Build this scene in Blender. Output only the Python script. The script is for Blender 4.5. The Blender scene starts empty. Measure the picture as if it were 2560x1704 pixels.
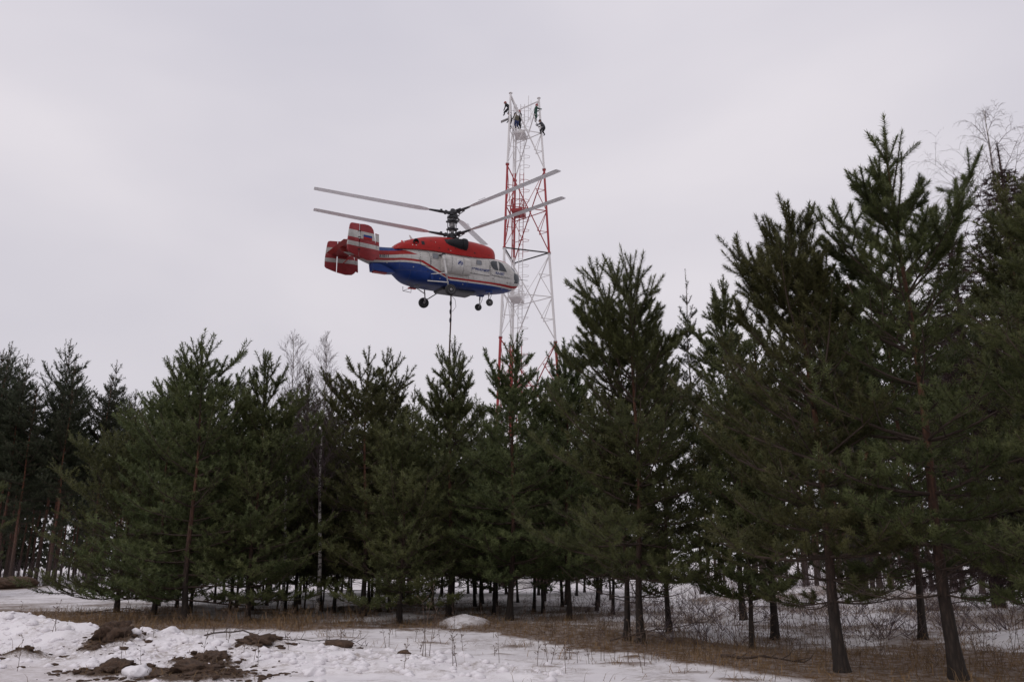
import bpy, bmesh, math, random
import numpy as np
from mathutils import Vector, Matrix
from mathutils.bvhtree import BVHTree
from mathutils.geometry import delaunay_2d_cdt

R = math.radians
scene = bpy.context.scene
COL = scene.collection

# ------------------------------------------------------------------ camera
cam_data = bpy.data.cameras.new("camera")
cam_data.lens = 30.0
cam_data.sensor_width = 36.0
cam_data.clip_start = 0.1
cam_data.clip_end = 3000
cam = bpy.data.objects.new("camera", cam_data)
cam.location = (0, 0, 1.7)
cam.rotation_euler = (R(90 + 14.4), 0, 0)
COL.objects.link(cam)
scene.camera = cam

# ------------------------------------------------------------------ world: overcast sky
SUN_EL, SUN_AZ = 48, -38          # sun behind the cloud, up and to the left behind the camera
world = bpy.data.worlds.new("World")
scene.world = world
world.use_nodes = True
wn, wl = world.node_tree.nodes, world.node_tree.links
wn.clear()
wo = wn.new("ShaderNodeOutputWorld")
bg = wn.new("ShaderNodeBackground")
bg.inputs[1].default_value = 1.0
sky = wn.new("ShaderNodeTexSky")
sky.sky_type = 'NISHITA'
sky.sun_disc = False
sky.sun_elevation = R(SUN_EL)
sky.sun_rotation = R(180 - SUN_AZ)
skyb = wn.new("ShaderNodeVectorMath"); skyb.operation = 'SCALE'; skyb.inputs['Scale'].default_value = 0.08
wl.new(sky.outputs[0], skyb.inputs[0])
tc = wn.new("ShaderNodeTexCoord")
mp = wn.new("ShaderNodeMapping"); mp.inputs['Scale'].default_value = (1.0, 0.8, 2.2)
mp.inputs['Rotation'].default_value = (0.1, 0.35, 0.2)
wl.new(tc.outputs['Generated'], mp.inputs[0])
n1 = wn.new("ShaderNodeTexNoise"); n1.inputs['Scale'].default_value = 1.9; n1.inputs['Detail'].default_value = 4.0
n1.inputs['Roughness'].default_value = 0.42; n1.inputs['Distortion'].default_value = 0.25
wl.new(mp.outputs[0], n1.inputs['Vector'])
ramp = wn.new("ShaderNodeValToRGB")
ramp.color_ramp.elements[0].position = 0.33; ramp.color_ramp.elements[0].color = (0.635, 0.615, 0.685, 1)
ramp.color_ramp.elements[1].position = 0.68; ramp.color_ramp.elements[1].color = (0.800, 0.762, 0.808, 1)
wl.new(n1.outputs[0], ramp.inputs[0])
sx = wn.new("ShaderNodeSeparateXYZ"); wl.new(tc.outputs['Generated'], sx.inputs[0])
el = wn.new("ShaderNodeMapRange"); el.inputs[1].default_value = 0.05; el.inputs[2].default_value = 0.62
el.inputs[3].default_value = 0.90; el.inputs[4].default_value = 1.03
wl.new(sx.outputs['Z'], el.inputs[0])
mul = wn.new("ShaderNodeVectorMath"); mul.operation = 'SCALE'
wl.new(ramp.outputs[0], mul.inputs[0]); wl.new(el.outputs[0], mul.inputs['Scale'])
mixc = wn.new("ShaderNodeMix"); mixc.data_type = 'RGBA'; mixc.inputs[0].default_value = 0.96
wl.new(skyb.outputs[0], mixc.inputs[6]); wl.new(mul.outputs[0], mixc.inputs[7])
wl.new(mixc.outputs[2], bg.inputs[0]); wl.new(bg.outputs[0], wo.inputs[0])

# ------------------------------------------------------------------ soft sun through cloud
sun_data = bpy.data.lights.new("sun", 'SUN')
sun_data.energy = 0.5
sun_data.angle = R(35)
sun_data.color = (1.0, 0.95, 0.88)
sun = bpy.data.objects.new("sun", sun_data)
sd = Vector((math.sin(R(SUN_AZ)) * math.cos(R(SUN_EL)), -math.cos(R(SUN_AZ)) * math.cos(R(SUN_EL)), math.sin(R(SUN_EL))))
sun.rotation_euler = sd.to_track_quat('Z', 'Y').to_euler()
COL.objects.link(sun)

scene.view_settings.view_transform = 'Standard'
scene.view_settings.look = 'None'
scene.view_settings.exposure = 0.0
scene.view_settings.gamma = 1.0
scene.view_settings.use_curve_mapping = False
scene.cycles.max_bounces = 6
scene.cycles.diffuse_bounces = 3
scene.cycles.transparent_max_bounces = 8

# ------------------------------------------------------------------ helpers
def tag(o, label=None, cat=None, group=None, kind=None):
    if label: o['label'] = label
    if cat: o['category'] = cat
    if group: o['group'] = group
    if kind: o['kind'] = kind
    return o

def link(name, me, parent=None):
    o = bpy.data.objects.new(name, me)
    COL.objects.link(o)
    if parent is not None: o.parent = parent
    return o

def empty(name, loc=(0, 0, 0), rz=0, label=None, cat=None, group=None, kind=None):
    o = bpy.data.objects.new(name, None)
    o.empty_display_size = 0.3
    o.location = loc
    o.rotation_euler = (0, 0, rz)
    COL.objects.link(o)
    return tag(o, label, cat, group, kind)

def np_mesh(name, V, F, mats=(), mi=None, smooth=False, attr=None):
    me = bpy.data.meshes.new(name)
    V = np.ascontiguousarray(V, dtype=np.float32); F = np.ascontiguousarray(F, dtype=np.int32)
    k = F.shape[1]
    me.vertices.add(len(V)); me.vertices.foreach_set('co', V.ravel())
    me.loops.add(F.size); me.loops.foreach_set('vertex_index', F.ravel())
    me.polygons.add(len(F))
    me.polygons.foreach_set('loop_start', np.arange(0, F.size, k, dtype=np.int32))
    me.polygons.foreach_set('loop_total', np.full(len(F), k, dtype=np.int32))
    for m in mats: me.materials.append(m)
    if mi is not None: me.polygons.foreach_set('material_index', np.ascontiguousarray(mi, dtype=np.int32))
    me.update(calc_edges=True)
    if smooth: me.polygons.foreach_set('use_smooth', np.ones(len(F), dtype=bool))
    if attr is not None:
        for an, arr in attr.items():
            a = me.attributes.new(an, 'FLOAT_COLOR', 'POINT')
            a.data.foreach_set('color', np.ascontiguousarray(arr, dtype=np.float32).ravel())
    return me

class MB:
    """collects shapes, links them as one mesh object"""
    def __init__(s): s.v = []; s.f = []
    def add(s, v, f):
        n = len(s.v); s.v += [tuple(p) for p in v]; s.f += [tuple(i + n for i in q) for q in f]
    def box(s, c, d, M=None):
        x, y, z = [a / 2 for a in d]
        v = [Vector((i * x, j * y, k * z)) for i in (-1, 1) for j in (-1, 1) for k in (-1, 1)]
        if M is not None: v = [M @ p for p in v]
        s.add([p + Vector(c) for p in v], [(0, 1, 3, 2), (4, 6, 7, 5), (0, 4, 5, 1), (2, 3, 7, 6), (0, 2, 6, 4), (1, 5, 7, 3)])
    def tube(s, pts, rs, n=8, cap=True):
        pts = [Vector(p) for p in pts]
        if not hasattr(rs, '__len__'): rs = [rs] * len(pts)
        rings = []; up = None
        for i, p in enumerate(pts):
            d = (pts[min(i + 1, len(pts) - 1)] - pts[max(i - 1, 0)]).normalized()
            if up is None: up = d.orthogonal().normalized()
            up = (up - d * up.dot(d))
            up = up.normalized() if up.length > 1e-5 else d.orthogonal().normalized()
            w = d.cross(up)
            rings.append([p + (up * math.cos(2 * math.pi * k / n) + w * math.sin(2 * math.pi * k / n)) * rs[i] for k in range(n)])
        v = [q for r_ in rings for q in r_]
        f = [(i * n + k, i * n + (k + 1) % n, (i + 1) * n + (k + 1) % n, (i + 1) * n + k) for i in range(len(pts) - 1) for k in range(n)]
        if cap: f += [tuple(range(n))[::-1], tuple((len(pts) - 1) * n + k for k in range(n))]
        s.add(v, f)
    def lathe(s, prof, c=(0, 0, 0), axis='Z', n=24):
        v = []; f = []
        for r_, h in prof:
            for k in range(n):
                a = 2 * math.pi * k / n
                p = (r_ * math.cos(a), r_ * math.sin(a), h)
                if axis == 'X': p = (p[2], p[0], p[1])
                if axis == 'Y': p = (p[0], p[2], p[1])
                v.append(Vector(p) + Vector(c))
        for i in range(len(prof) - 1):
            f += [(i * n + k, i * n + (k + 1) % n, (i + 1) * n + (k + 1) % n, (i + 1) * n + k) for k in range(n)]
        f += [tuple(range(n))[::-1], tuple((len(prof) - 1) * n + k for k in range(n))]
        s.add(v, f)
    def prism(s, poly, y0, y1, inset=0.0):
        """poly in (x, z), extruded along y, bevelled outline when inset > 0"""
        n = len(poly)
        cx = sum(p[0] for p in poly) / n; cz = sum(p[1] for p in poly) / n
        def sc(k): return [(cx + (x - cx) * k, cz + (z - cz) * k) for x, z in poly]
        ym = (y0 + y1) / 2
        rings = [(sc(1 - inset), y0), (sc(1), ym * .5 + y0 * .5), (sc(1), ym * .5 + y1 * .5), (sc(1 - inset), y1)] if inset else [(poly, y0), (poly, y1)]
        v = [(x, y, z) for pl, y in rings for x, z in pl]
        f = [(i * n + k, i * n + (k + 1) % n, (i + 1) * n + (k + 1) % n, (i + 1) * n + k) for i in range(len(rings) - 1) for k in range(n)]
        f += [tuple(range(n))[::-1], tuple((len(rings) - 1) * n + k for k in range(n))]
        s.add(v, f)
    def build(s, name, mat, parent=None, smooth=False, angle=None):
        me = bpy.data.meshes.new(name)
        me.from_pydata(s.v, [], s.f)
        bm = bmesh.new(); bm.from_mesh(me); bmesh.ops.recalc_face_normals(bm, faces=bm.faces); bm.to_mesh(me); bm.free()
        me.materials.append(mat)
        if smooth:
            me.polygons.foreach_set('use_smooth', np.ones(len(me.polygons), dtype=bool))
            me.set_sharp_from_angle(angle=R(angle or 40))
        me.update()
        return link(name, me, parent)

# ------------------------------------------------------------------ materials
def mat_new(name):
    m = bpy.data.materials.new(name); m.use_nodes = True
    nt = m.node_tree; nt.nodes.clear()
    out = nt.nodes.new("ShaderNodeOutputMaterial"); b = nt.nodes.new("ShaderNodeBsdfPrincipled")
    nt.links.new(b.outputs[0], out.inputs[0])
    return m, nt, b, out

def noise(nt, scale, detail=3, rough=0.55, coord='Object', vec=None, dist=0.0):
    if vec is None:
        t = nt.nodes.new("ShaderNodeTexCoord"); vec = t.outputs[coord]
    n = nt.nodes.new("ShaderNodeTexNoise")
    n.inputs['Scale'].default_value = scale; n.inputs['Detail'].default_value = detail
    n.inputs['Roughness'].default_value = rough; n.inputs['Distortion'].default_value = dist
    nt.links.new(vec, n.inputs['Vector'])
    return n.outputs[0]

def rampn(nt, src, stops):
    r = nt.nodes.new("ShaderNodeValToRGB")
    while len(r.color_ramp.elements) < len(stops): r.color_ramp.elements.new(0.5)
    for e, (p, c) in zip(r.color_ramp.elements, stops): e.position = p; e.color = (*c, 1)
    nt.links.new(src, r.inputs[0])
    return r.outputs[0]

def mixn(nt, fac, a, b, typ='MIX'):
    m = nt.nodes.new("ShaderNodeMix"); m.data_type = 'RGBA'; m.blend_type = typ
    for i, s in ((0, fac), (6, a), (7, b)):
        if isinstance(s, (int, float)): m.inputs[i].default_value = s
        elif isinstance(s, tuple): m.inputs[i].default_value = (*s, 1)
        else: nt.links.new(s, m.inputs[i])
    return m.outputs[2]

def mathn(nt, op, a, b=None, c=None, clamp=False):
    m = nt.nodes.new("ShaderNodeMath"); m.operation = op; m.use_clamp = clamp
    for i, s in enumerate((a, b, c)):
        if s is None: continue
        if isinstance(s, (int, float)): m.inputs[i].default_value = s
        else: nt.links.new(s, m.inputs[i])
    return m.outputs[0]

def bump(nt, b, h, strength=0.3, dist=0.05):
    n = nt.nodes.new("ShaderNodeBump"); n.inputs['Strength'].default_value = strength; n.inputs['Distance'].default_value = dist
    nt.links.new(h, n.inputs['Height']); nt.links.new(n.outputs[0], b.inputs['Normal'])

def simple(name, c, rough=0.5, metal=0.0, var=0.15, scale=3.0, bumps=0.0):
    m, nt, b, o = mat_new(name)
    n = noise(nt, scale, 5, 0.65)
    lo = tuple(x * (1 - var) for x in c); hi = tuple(min(1, x * (1 + var)) for x in c)
    nt.links.new(rampn(nt, n, [(0.3, lo), (0.7, hi)]), b.inputs['Base Color'])
    b.inputs['Roughness'].default_value = rough; b.inputs['Metallic'].default_value = metal
    if bumps: bump(nt, b, n, bumps)
    return m

def foliage(name, dark, light, scale=0.9, tint=None):
    m, nt, b, out = mat_new(name)
    n = noise(nt, scale, 3, 0.6, 'Object')
    n2 = noise(nt, 14, 2, 0.5, 'Object')
    c = rampn(nt, n, [(0.32, dark), (0.68, light)])
    c = mixn(nt, 0.35, c, rampn(nt, n2, [(0.3, tuple(x * .6 for x in dark)), (0.7, tuple(min(1, x * 1.35) for x in light))]))
    oi = nt.nodes.new("ShaderNodeObjectInfo")
    hv = nt.nodes.new("ShaderNodeHueSaturation")
    nt.links.new(mathn(nt, 'MULTIPLY_ADD', oi.outputs['Random'], 0.05, 0.464), hv.inputs['Hue'])
    nt.links.new(mathn(nt, 'MULTIPLY_ADD', oi.outputs['Random'], 0.35, 0.82), hv.inputs['Value'])
    nt.links.new(c, hv.inputs['Color'])
    nt.links.new(hv.outputs[0], b.inputs['Base Color'])
    b.inputs['Roughness'].default_value = 0.55
    b.inputs['Specular IOR Level'].default_value = 0.25
    tr = nt.nodes.new("ShaderNodeBsdfTranslucent"); nt.links.new(hv.outputs[0], tr.inputs[0])
    mx = nt.nodes.new("ShaderNodeMixShader"); mx.inputs[0].default_value = 0.25
    nt.links.new(b.outputs[0], mx.inputs[1]); nt.links.new(tr.outputs[0], mx.inputs[2])
    nt.links.new(mx.outputs[0], out.inputs[0])
    return m

M = {}
M['needles'] = foliage('pine_needles', (0.040, 0.056, 0.021), (0.132, 0.146, 0.056))
M['needles_far'] = foliage('far_pine_needles', (0.028, 0.038, 0.021), (0.056, 0.066, 0.036), 0.5)
M['needles_brown'] = foliage('brown_needles', (0.035, 0.022, 0.022), (0.065, 0.040, 0.038), 0.7)

def bark_mat(name, low, high, z0, z1):
    m, nt, b, out = mat_new(name)
    t = nt.nodes.new("ShaderNodeTexCoord"); s = nt.nodes.new("ShaderNodeSeparateXYZ"); nt.links.new(t.outputs['Object'], s.inputs[0])
    mr = nt.nodes.new("ShaderNodeMapRange"); mr.inputs[1].default_value = z0; mr.inputs[2].default_value = z1
    n = noise(nt, 9, 5, 0.7)
    nt.links.new(mathn(nt, 'MULTIPLY_ADD', n, 1.2, s.outputs['Z']), mr.inputs[0])
    mpn = nt.nodes.new("ShaderNodeMapping"); mpn.inputs['Scale'].default_value = (22, 22, 5); nt.links.new(t.outputs['Object'], mpn.inputs[0])
    v = nt.nodes.new("ShaderNodeTexVoronoi"); v.inputs['Scale'].default_value = 1.0; nt.links.new(mpn.outputs[0], v.inputs['Vector'])
    c = mixn(nt, mr.outputs[0], low, high)
    c = mixn(nt, 0.75, c, rampn(nt, v.outputs['Distance'], [(0.05, (1.25, 1.2, 1.15)), (0.6, (0.4, 0.38, 0.36))]), 'MULTIPLY')
    c = mixn(nt, 0.5, c, rampn(nt, n, [(0.3, (0.55, 0.55, 0.55)), (0.7, (1.3, 1.25, 1.2))]), 'MULTIPLY')
    nt.links.new(c, b.inputs['Base Color']); b.inputs['Roughness'].default_value = 0.9
    bump(nt, b, v.outputs['Distance'], 0.8, 0.02)
    return m
M['bark'] = bark_mat('pine_bark', (0.042, 0.031, 0.025), (0.15, 0.068, 0.040), 1.5, 5.0)
M['bark_dark'] = bark_mat('dark_pine_bark', (0.036, 0.028, 0.024), (0.07, 0.04, 0.028), 2.0, 7.0)
M['bark_tall'] = bark_mat('tall_pine_bark', (0.065, 0.045, 0.038), (0.20, 0.085, 0.048), 2.0, 9.0)
M['twig'] = simple('twig_bark', (0.060, 0.040, 0.030), 0.9, var=0.3)
M['twig_birch'] = simple('birch_twig', (0.12, 0.085, 0.09), 0.85, var=0.25)
def birch():
    m, nt, b, out = mat_new('birch_bark')
    t = nt.nodes.new("ShaderNodeTexCoord")
    mpn = nt.nodes.new("ShaderNodeMapping"); mpn.inputs['Scale'].default_value = (3, 3, 9); nt.links.new(t.outputs['Object'], mpn.inputs[0])
    n = noise(nt, 1.6, 4, 0.7, vec=mpn.outputs[0])
    nt.links.new(rampn(nt, n, [(0.44, (0.04, 0.035, 0.03)), (0.52, (0.52, 0.49, 0.46))]), b.inputs['Base Color'])
    b.inputs['Roughness'].default_value = 0.8
    return m
M['birch'] = birch()

# ------------------------------------------------------------------ terrain
def hash2(i, j, s):
    h = (i * 374761393 + j * 668265263 + s * 1442695041) & 0xFFFFFFFF
    h = ((h ^ (h >> 13)) * 1274126177) & 0xFFFFFFFF
    return ((h ^ (h >> 16)) & 0xFFFF) / 65535.0
def vnoise(x, y, s=0):
    i = np.floor(x).astype(np.int64); j = np.floor(y).astype(np.int64)
    u = x - i; v = y - j; u = u * u * (3 - 2 * u); v = v * v * (3 - 2 * v)
    a = hash2(i, j, s); b = hash2(i + 1, j, s); c = hash2(i, j + 1, s); d = hash2(i + 1, j + 1, s)
    return (a * (1 - u) + b * u) * (1 - v) + (c * (1 - u) + d * u) * v
def fbm(x, y, o=4, s=0):
    t = 0; a = 0.5; n = 0
    for k in range(o):
        t = t + a * vnoise(x * 2 ** k, y * 2 ** k, s + k * 7); n += a; a *= 0.55
    return t / n
def ridge_y(x): return np.interp(x, [-30, -12, -9, -6, -3, 0, 4], [24, 19.2, 17.9, 17.0, 16.2, 15.2, 13.0])
def ridge_a(x): return np.interp(x, [-30, -12, -9.5, -7, -5, -2, 0, 2], [.4, .55, .50, .32, .20, .14, .07, 0])
GN = ([-30, -14.5, -12, -9.5, -5, -1.5, .5, 2, 3.2, 4.2, 7, 20], [31, 26.0, 23.4, 21.9, 22.6, 22.9, 20.0, 17.0, 14.6, 12.4, 11, 11])
GF = ([-30, -14, -9, -5, -1, 2, 4, 7, 10, 20], [33, 31, 27.5, 26, 26, 24, 21, 18.6, 17.5, 17])
PATCH = [(-.2, 16.9, .55, .22), (.9, 15.9, .55, .22), (1.9, 15.1, .8, .3), (.1, 18.9, .5, .35), (2.7, 14.0, .45, .25), (1.1, 17.8, .7, .35), (-1.7, 19.6, .6, .3), (.6, 14.6, .3, .15), (3.3, 13.2, .5, .3), (-9.6, 19.6, .5, .3), (-3.9, 20.6, .6, .25)]
LITTER = [(6.63, 13.52), (5.19, 14.28), (2.72, 18.98), (2.50, 19.6), (3.81, 21.75), (-.07, 25.51), (-1.97, 27.83), (5.9, 20.2), (8.9, 19.5), (-4.64, 27.83)]
def grass_w(x, y):
    n = (fbm(x / .9, y / .9, 4, 40) - .5) * .8; n2 = fbm(x / .8, y / .8, 4, 47) - .5
    a = np.interp(x, *GN) + n * 4.5; b = np.interp(x, *GF) + n2 * 5 + .6
    w = np.clip((y - a) / 0.5, 0, 1) * np.clip((b - y) / 1.2, 0, 1)
    lit = np.clip((fbm(x / 1.2, y / 1.2, 4, 52) - .38) * 4.5, 0, .85) * np.clip((y - a) / 1.0, 0, 1) * np.clip((x + 16 + (y - 26)) / 4, 0, 1) * np.clip((42 - y) / 8, 0, 1)
    w = np.maximum(w, lit)
    for tx, ty in LITTER: w = np.maximum(w, np.clip(1.35 - np.hypot(x - tx, (y - ty)) / .75, 0, 1) * .95)
    for tx, ty, rx, ry in PATCH: w = np.maximum(w, np.clip(1.15 - np.hypot((x - tx) / rx, (y - ty) / ry) + n * 1.2, 0, .9))
    w = w * (1 - np.clip(1.5 - np.hypot((x + 1.3) / .65, (y - 24.1) / .7) * 1.3, 0, 1))
    return w
DIRT = [(-7.5, 16.9, .42, .75), (-5.9, 13.9, .75, .42), (-5.0, 14.9, .55, .5), (-4.7, 16.6, .40, .4), (-4.6, 13.4, .9, .5), (-8.7, 15.9, .5, .16), (-10.3, 16.2, .3, .3), (-24.5, 43.5, 2.0, 1.6), (-25.8, 43.0, 1.2, 1.2)]
def skirt_w(x, y):
    t = np.zeros_like(x)
    for cx, cy, rx, ry in DIRT: t = np.maximum(t, 1.9 - np.sqrt(((x - cx) / rx) ** 2 + ((y - cy) / ry) ** 2))
    return np.clip(t * (.3 + fbm(x / .5, y / .5, 3, 14)), 0, .85)
def dirt_w(x, y):
    t = np.zeros_like(x)
    for cx, cy, rx, ry in DIRT:
        t = np.maximum(t, 1.25 - np.sqrt(((x - cx) / rx) ** 2 + ((y - cy) / ry) ** 2))
    n = fbm(x / .35, y / .35, 4, 11) - .5
    return np.clip((t + n * 1.9) * 2.4, 0, 1) * np.clip(t * 5, 0, 1)
def road_w(x, y):
    return np.clip((15.6 - (x + 8) * .35 - y) / .6, 0, 1) * np.clip((-5.9 - x) / .6, 0, 1)
def height(x, y):
    x = np.asarray(x, float); y = np.asarray(y, float)
    far = np.clip((y - 45) / 60, 0, 1)
    h = (fbm(x / 6, y / 6, 3, 1) - .5) * .22 * (1 + far) + (fbm(x / 1.1, y / 1.1, 3, 2) - .5) * .09
    dy = y - ridge_y(x)
    prof = np.where(dy < 0, np.exp(-(dy / 1.15) ** 2), np.exp(-(dy / 1.9) ** 2))
    lum = fbm(x / .45, y / .45, 4, 5)
    ch = 1 - np.abs(2 * fbm(x / .5, y / .5, 3, 9) - 1) * 1.6
    rd = road_w(x, y)
    h = h * (1 - rd * .8) + ridge_a(x) * prof * (.62 + .75 * lum)
    sp = np.clip(1 - np.abs(y - (ridge_y(x) - 1.6)) / 2.2, 0, 1) * np.clip((1.5 - x) / 2, 0, 1) * (1 - rd)
    h = h + sp * (ch * .05 + (lum - .5) * .16)
    h = h + dirt_w(x, y) * (.0 + .15 * fbm(x / .25, y / .25, 3, 21))
    h = h + np.clip(1 - np.hypot((x + 1.3) / .75, (y - 24.2) / .7), 0, 1) ** .6 * .30
    for cx, cy, r_, a in ((-22, 45, 5, .5), (8.2, 24, 2.6, .25), (13.5, 24.5, 2.5, .3), (9.2, 33, 4, .45), (14, 34, 3.5, .5), (11.5, 18.5, 1.5, .25)):
        d2 = ((x - cx) ** 2 + (y - cy) ** 2) / r_ ** 2
        h = h + a * np.exp(-d2) * (.5 + fbm(x / .8, y / .8, 4, 31))
    h = h + grass_w(x, y) * .04
    return h
def H1(x, y): return float(height(np.array([x]), np.array([y]))[0])

def axis(lo, hi, step, l2, h2, g=1.12):
    a = list(np.arange(lo, hi, step)); s = step; v = a[-1]
    while v < h2: s *= g; v += s; a.append(v)
    s = step; v = lo; pre = []
    while v > l2: s *= g; v -= s; pre.append(v)
    return np.array(pre[::-1] + a)
gx = axis(-10, 7, 0.115, -1500, 1500, 1.14); gy = axis(12.6, 19, 0.10, -1500, 2200, 1.045)
X, Y = np.meshgrid(gx, gy)
Z = height(X, Y)
V = np.stack([X, Y, Z], -1).reshape(-1, 3)
nx, ny = len(gx), len(gy)
ii = np.arange(nx * ny).reshape(ny, nx)
F = np.stack([ii[:-1, :-1], ii[:-1, 1:], ii[1:, 1:], ii[1:, :-1]], -1).reshape(-1, 4)
cover = np.stack([dirt_w(X, Y), grass_w(X, Y), road_w(X, Y), skirt_w(X, Y)], -1).reshape(-1, 4)
def ground_mat():
    m, nt, b, out = mat_new('snowy_ground')
    a = nt.nodes.new("ShaderNodeAttribute"); a.attribute_name = 'cover'
    s = nt.nodes.new("ShaderNodeSeparateColor"); nt.links.new(a.outputs['Color'], s.inputs[0])
    nb = noise(nt, 0.7, 5, 0.6); nm = noise(nt, 5, 6, 0.7); nf = noise(nt, 28, 5, 0.75)
    snow = rampn(nt, nb, [(0.3, (0.70, 0.67, 0.69)), (0.65, (0.84, 0.81, 0.82))])
    # old needles and bits of bark lying on the snow
    specks = mathn(nt, 'GREATER_THAN', mathn(nt, 'MULTIPLY', noise(nt, 60, 4, 0.7), noise(nt, 2.2, 3, .6)), 0.375)
    snow = mixn(nt, mathn(nt, 'MULTIPLY', specks, 0.5), snow, (0.20, 0.15, 0.12))
    st = mathn(nt, 'MULTIPLY', rampn(nt, noise(nt, 1.1, 5, .65), [(.44, (0, 0, 0)), (.62, (1, 1, 1))]), rampn(nt, noise(nt, 9, 5, .75), [(.42, (0, 0, 0)), (.58, (1, 1, 1))]))
    snow = mixn(nt, mathn(nt, 'MULTIPLY', st, .62), snow, (0.20, 0.145, 0.10))
    snow = mixn(nt, mathn(nt, 'MULTIPLY', a.outputs['Alpha'], rampn(nt, nf, [(.38, (0, 0, 0)), (.62, (1, 1, 1))])), snow, (0.13, 0.09, 0.065))
    dirtc = rampn(nt, nf, [(0.3, (0.030, 0.020, 0.014)), (0.7, (0.13, 0.085, 0.055))])
    grass = rampn(nt, nf, [(0.3, (0.060, 0.036, 0.020)), (0.72, (0.20, 0.115, 0.056))])
    roadc = rampn(nt, nm, [(0.36, (0.42, 0.37, 0.35)), (0.62, (0.68, 0.64, 0.65))])
    c = mixn(nt, mathn(nt, 'MULTIPLY', s.outputs[2], 0.7), snow, roadc)
    gfac = mathn(nt, 'MULTIPLY_ADD', nm, 1.6, mathn(nt, 'MULTIPLY_ADD', s.outputs[1], 1.35, -1.26), clamp=True)
    gfac = mathn(nt, 'MULTIPLY', gfac, mathn(nt, 'MINIMUM', mathn(nt, 'MULTIPLY', s.outputs[1], 3.0), 1.0))
    c = mixn(nt, gfac, c, grass)
    dn = mathn(nt, 'MULTIPLY_ADD', s.outputs[0], 2.2, mathn(nt, 'MULTIPLY_ADD', nf, 1.6, -1.5), clamp=True)
    c = mixn(nt, mathn(nt, 'MULTIPLY', dn, mathn(nt, 'MINIMUM', mathn(nt, 'MULTIPLY', s.outputs[0], 4.0), 1.0)), c, dirtc)
    nt.links.new(c, b.inputs['Base Color'])
    b.inputs['Roughness'].default_value = 0.8; b.inputs['Specular IOR Level'].default_value = 0.2
    h = mathn(nt, 'ADD', nm, mathn(nt, 'MULTIPLY', nf, 0.5))
    bump(nt, b, h, 0.4, 0.02)
    return m
M['ground'] = ground_mat()
tag(link('ground', np_mesh('ground', V, F, [M['ground']], smooth=True, attr={'cover': cover})), kind='structure')

# ------------------------------------------------------------------ trees
UP = Vector((0, 0, 1))
def needle_template(k, length, width, seed=3):
    rng = random.Random(seed); T = []
    for i in range(k):
        s = 0.05 + 0.95 * (i + .5) / k
        ph = i * 2.39996 + rng.uniform(-.3, .3)
        al = R(rng.uniform(50, 78)) if s < .82 else R(rng.uniform(15, 55))
        L = length * rng.uniform(.8, 1.15)
        d = Vector((math.sin(al) * math.cos(ph), math.sin(al) * math.sin(ph), math.cos(al)))
        w = Vector((-math.sin(ph), math.cos(ph), 0)) * width / 2
        tl = rng.uniform(-.6, .6); w = w * math.cos(tl) + d.cross(w) * math.sin(tl)
        base = Vector((0, 0, s * .92))
        T += [(-w.x, -w.y, -w.z, base.z), (w.x, w.y, w.z, base.z), (d.x * L, d.y * L, d.z * L, base.z)]
    return np.array(T)

def frames(D):
    D = D / np.linalg.norm(D, axis=1, keepdims=True)
    ref = np.where(np.abs(D[:, 2:3]) < .9, np.array([[0, 0, 1.]]), np.array([[1., 0, 0]]))
    A = np.cross(ref, D); A /= np.linalg.norm(A, axis=1, keepdims=True)
    return A, np.cross(D, A), D

def needles_mesh(name, shoots, tmpl, mat, seed=1, fat=1.0):
    P = np.array([s[0] for s in shoots]); D = np.array([s[1] for s in shoots]); L = np.array([s[2] for s in shoots])
    lg = (L > .27) & (L < .9)                      # long shoots carry twice the needles
    P = np.concatenate([P, P[lg] + D[lg] * (L[lg] / 2)[:, None]]); L = np.where(lg, L / 2, L); D = np.concatenate([D, D[lg]]); L = np.concatenate([L, L[lg]])
    A, B, D = frames(D)
    rng = np.random.default_rng(seed); th = rng.uniform(0, 6.283, len(P))
    A2 = A * np.cos(th)[:, None] + B * np.sin(th)[:, None]; B2 = -A * np.sin(th)[:, None] + B * np.cos(th)[:, None]
    lat = np.clip(L, .27, .33) * fat
    V = P[:, None, :] + (tmpl[None, :, 0:1] * A2[:, None, :] + tmpl[None, :, 1:2] * B2[:, None, :]) * lat[:, None, None] \
        + D[:, None, :] * (tmpl[None, :, 3:4] * L[:, None, None] + tmpl[None, :, 2:3] * lat[:, None, None])
    V = V.reshape(-1, 3)
    return np_mesh(name, V, np.arange(len(V)).reshape(-1, 3), [mat])

def wood_mesh(name, segs, mat, n=4):
    P0 = np.array([s[0] for s in segs]); P1 = np.array([s[1] for s in segs]); r0 = np.array([s[2] for s in segs]); r1 = np.array([s[3] for s in segs])
    A, B, D = frames(P1 - P0 + 1e-9)
    rings = []
    for k in range(n):
        a = 2 * math.pi * k / n
        o = A * math.cos(a) + B * math.sin(a)
        rings.append((P0 + o * r0[:, None], P1 + o * r1[:, None]))
    V = np.stack([r_[0] for r_ in rings] + [r_[1] for r_ in rings], 1).reshape(-1, 3)
    base = np.arange(len(P0))[:, None] * 2 * n
    F = np.concatenate([base + np.array([k, (k + 1) % n, n + (k + 1) % n, n + k]) for k in range(n)])
    return np_mesh(name, V, F, [mat], smooth=True)

def trunk_mesh(name, pts, rs, mat, n=10):
    mb = MB(); mb.tube(pts, rs, n)
    me = bpy.data.meshes.new(name); me.from_pydata(mb.v, [], mb.f); me.materials.append(mat)
    me.polygons.foreach_set('use_smooth', np.ones(len(me.polygons), dtype=bool)); me.update()
    return me

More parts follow.
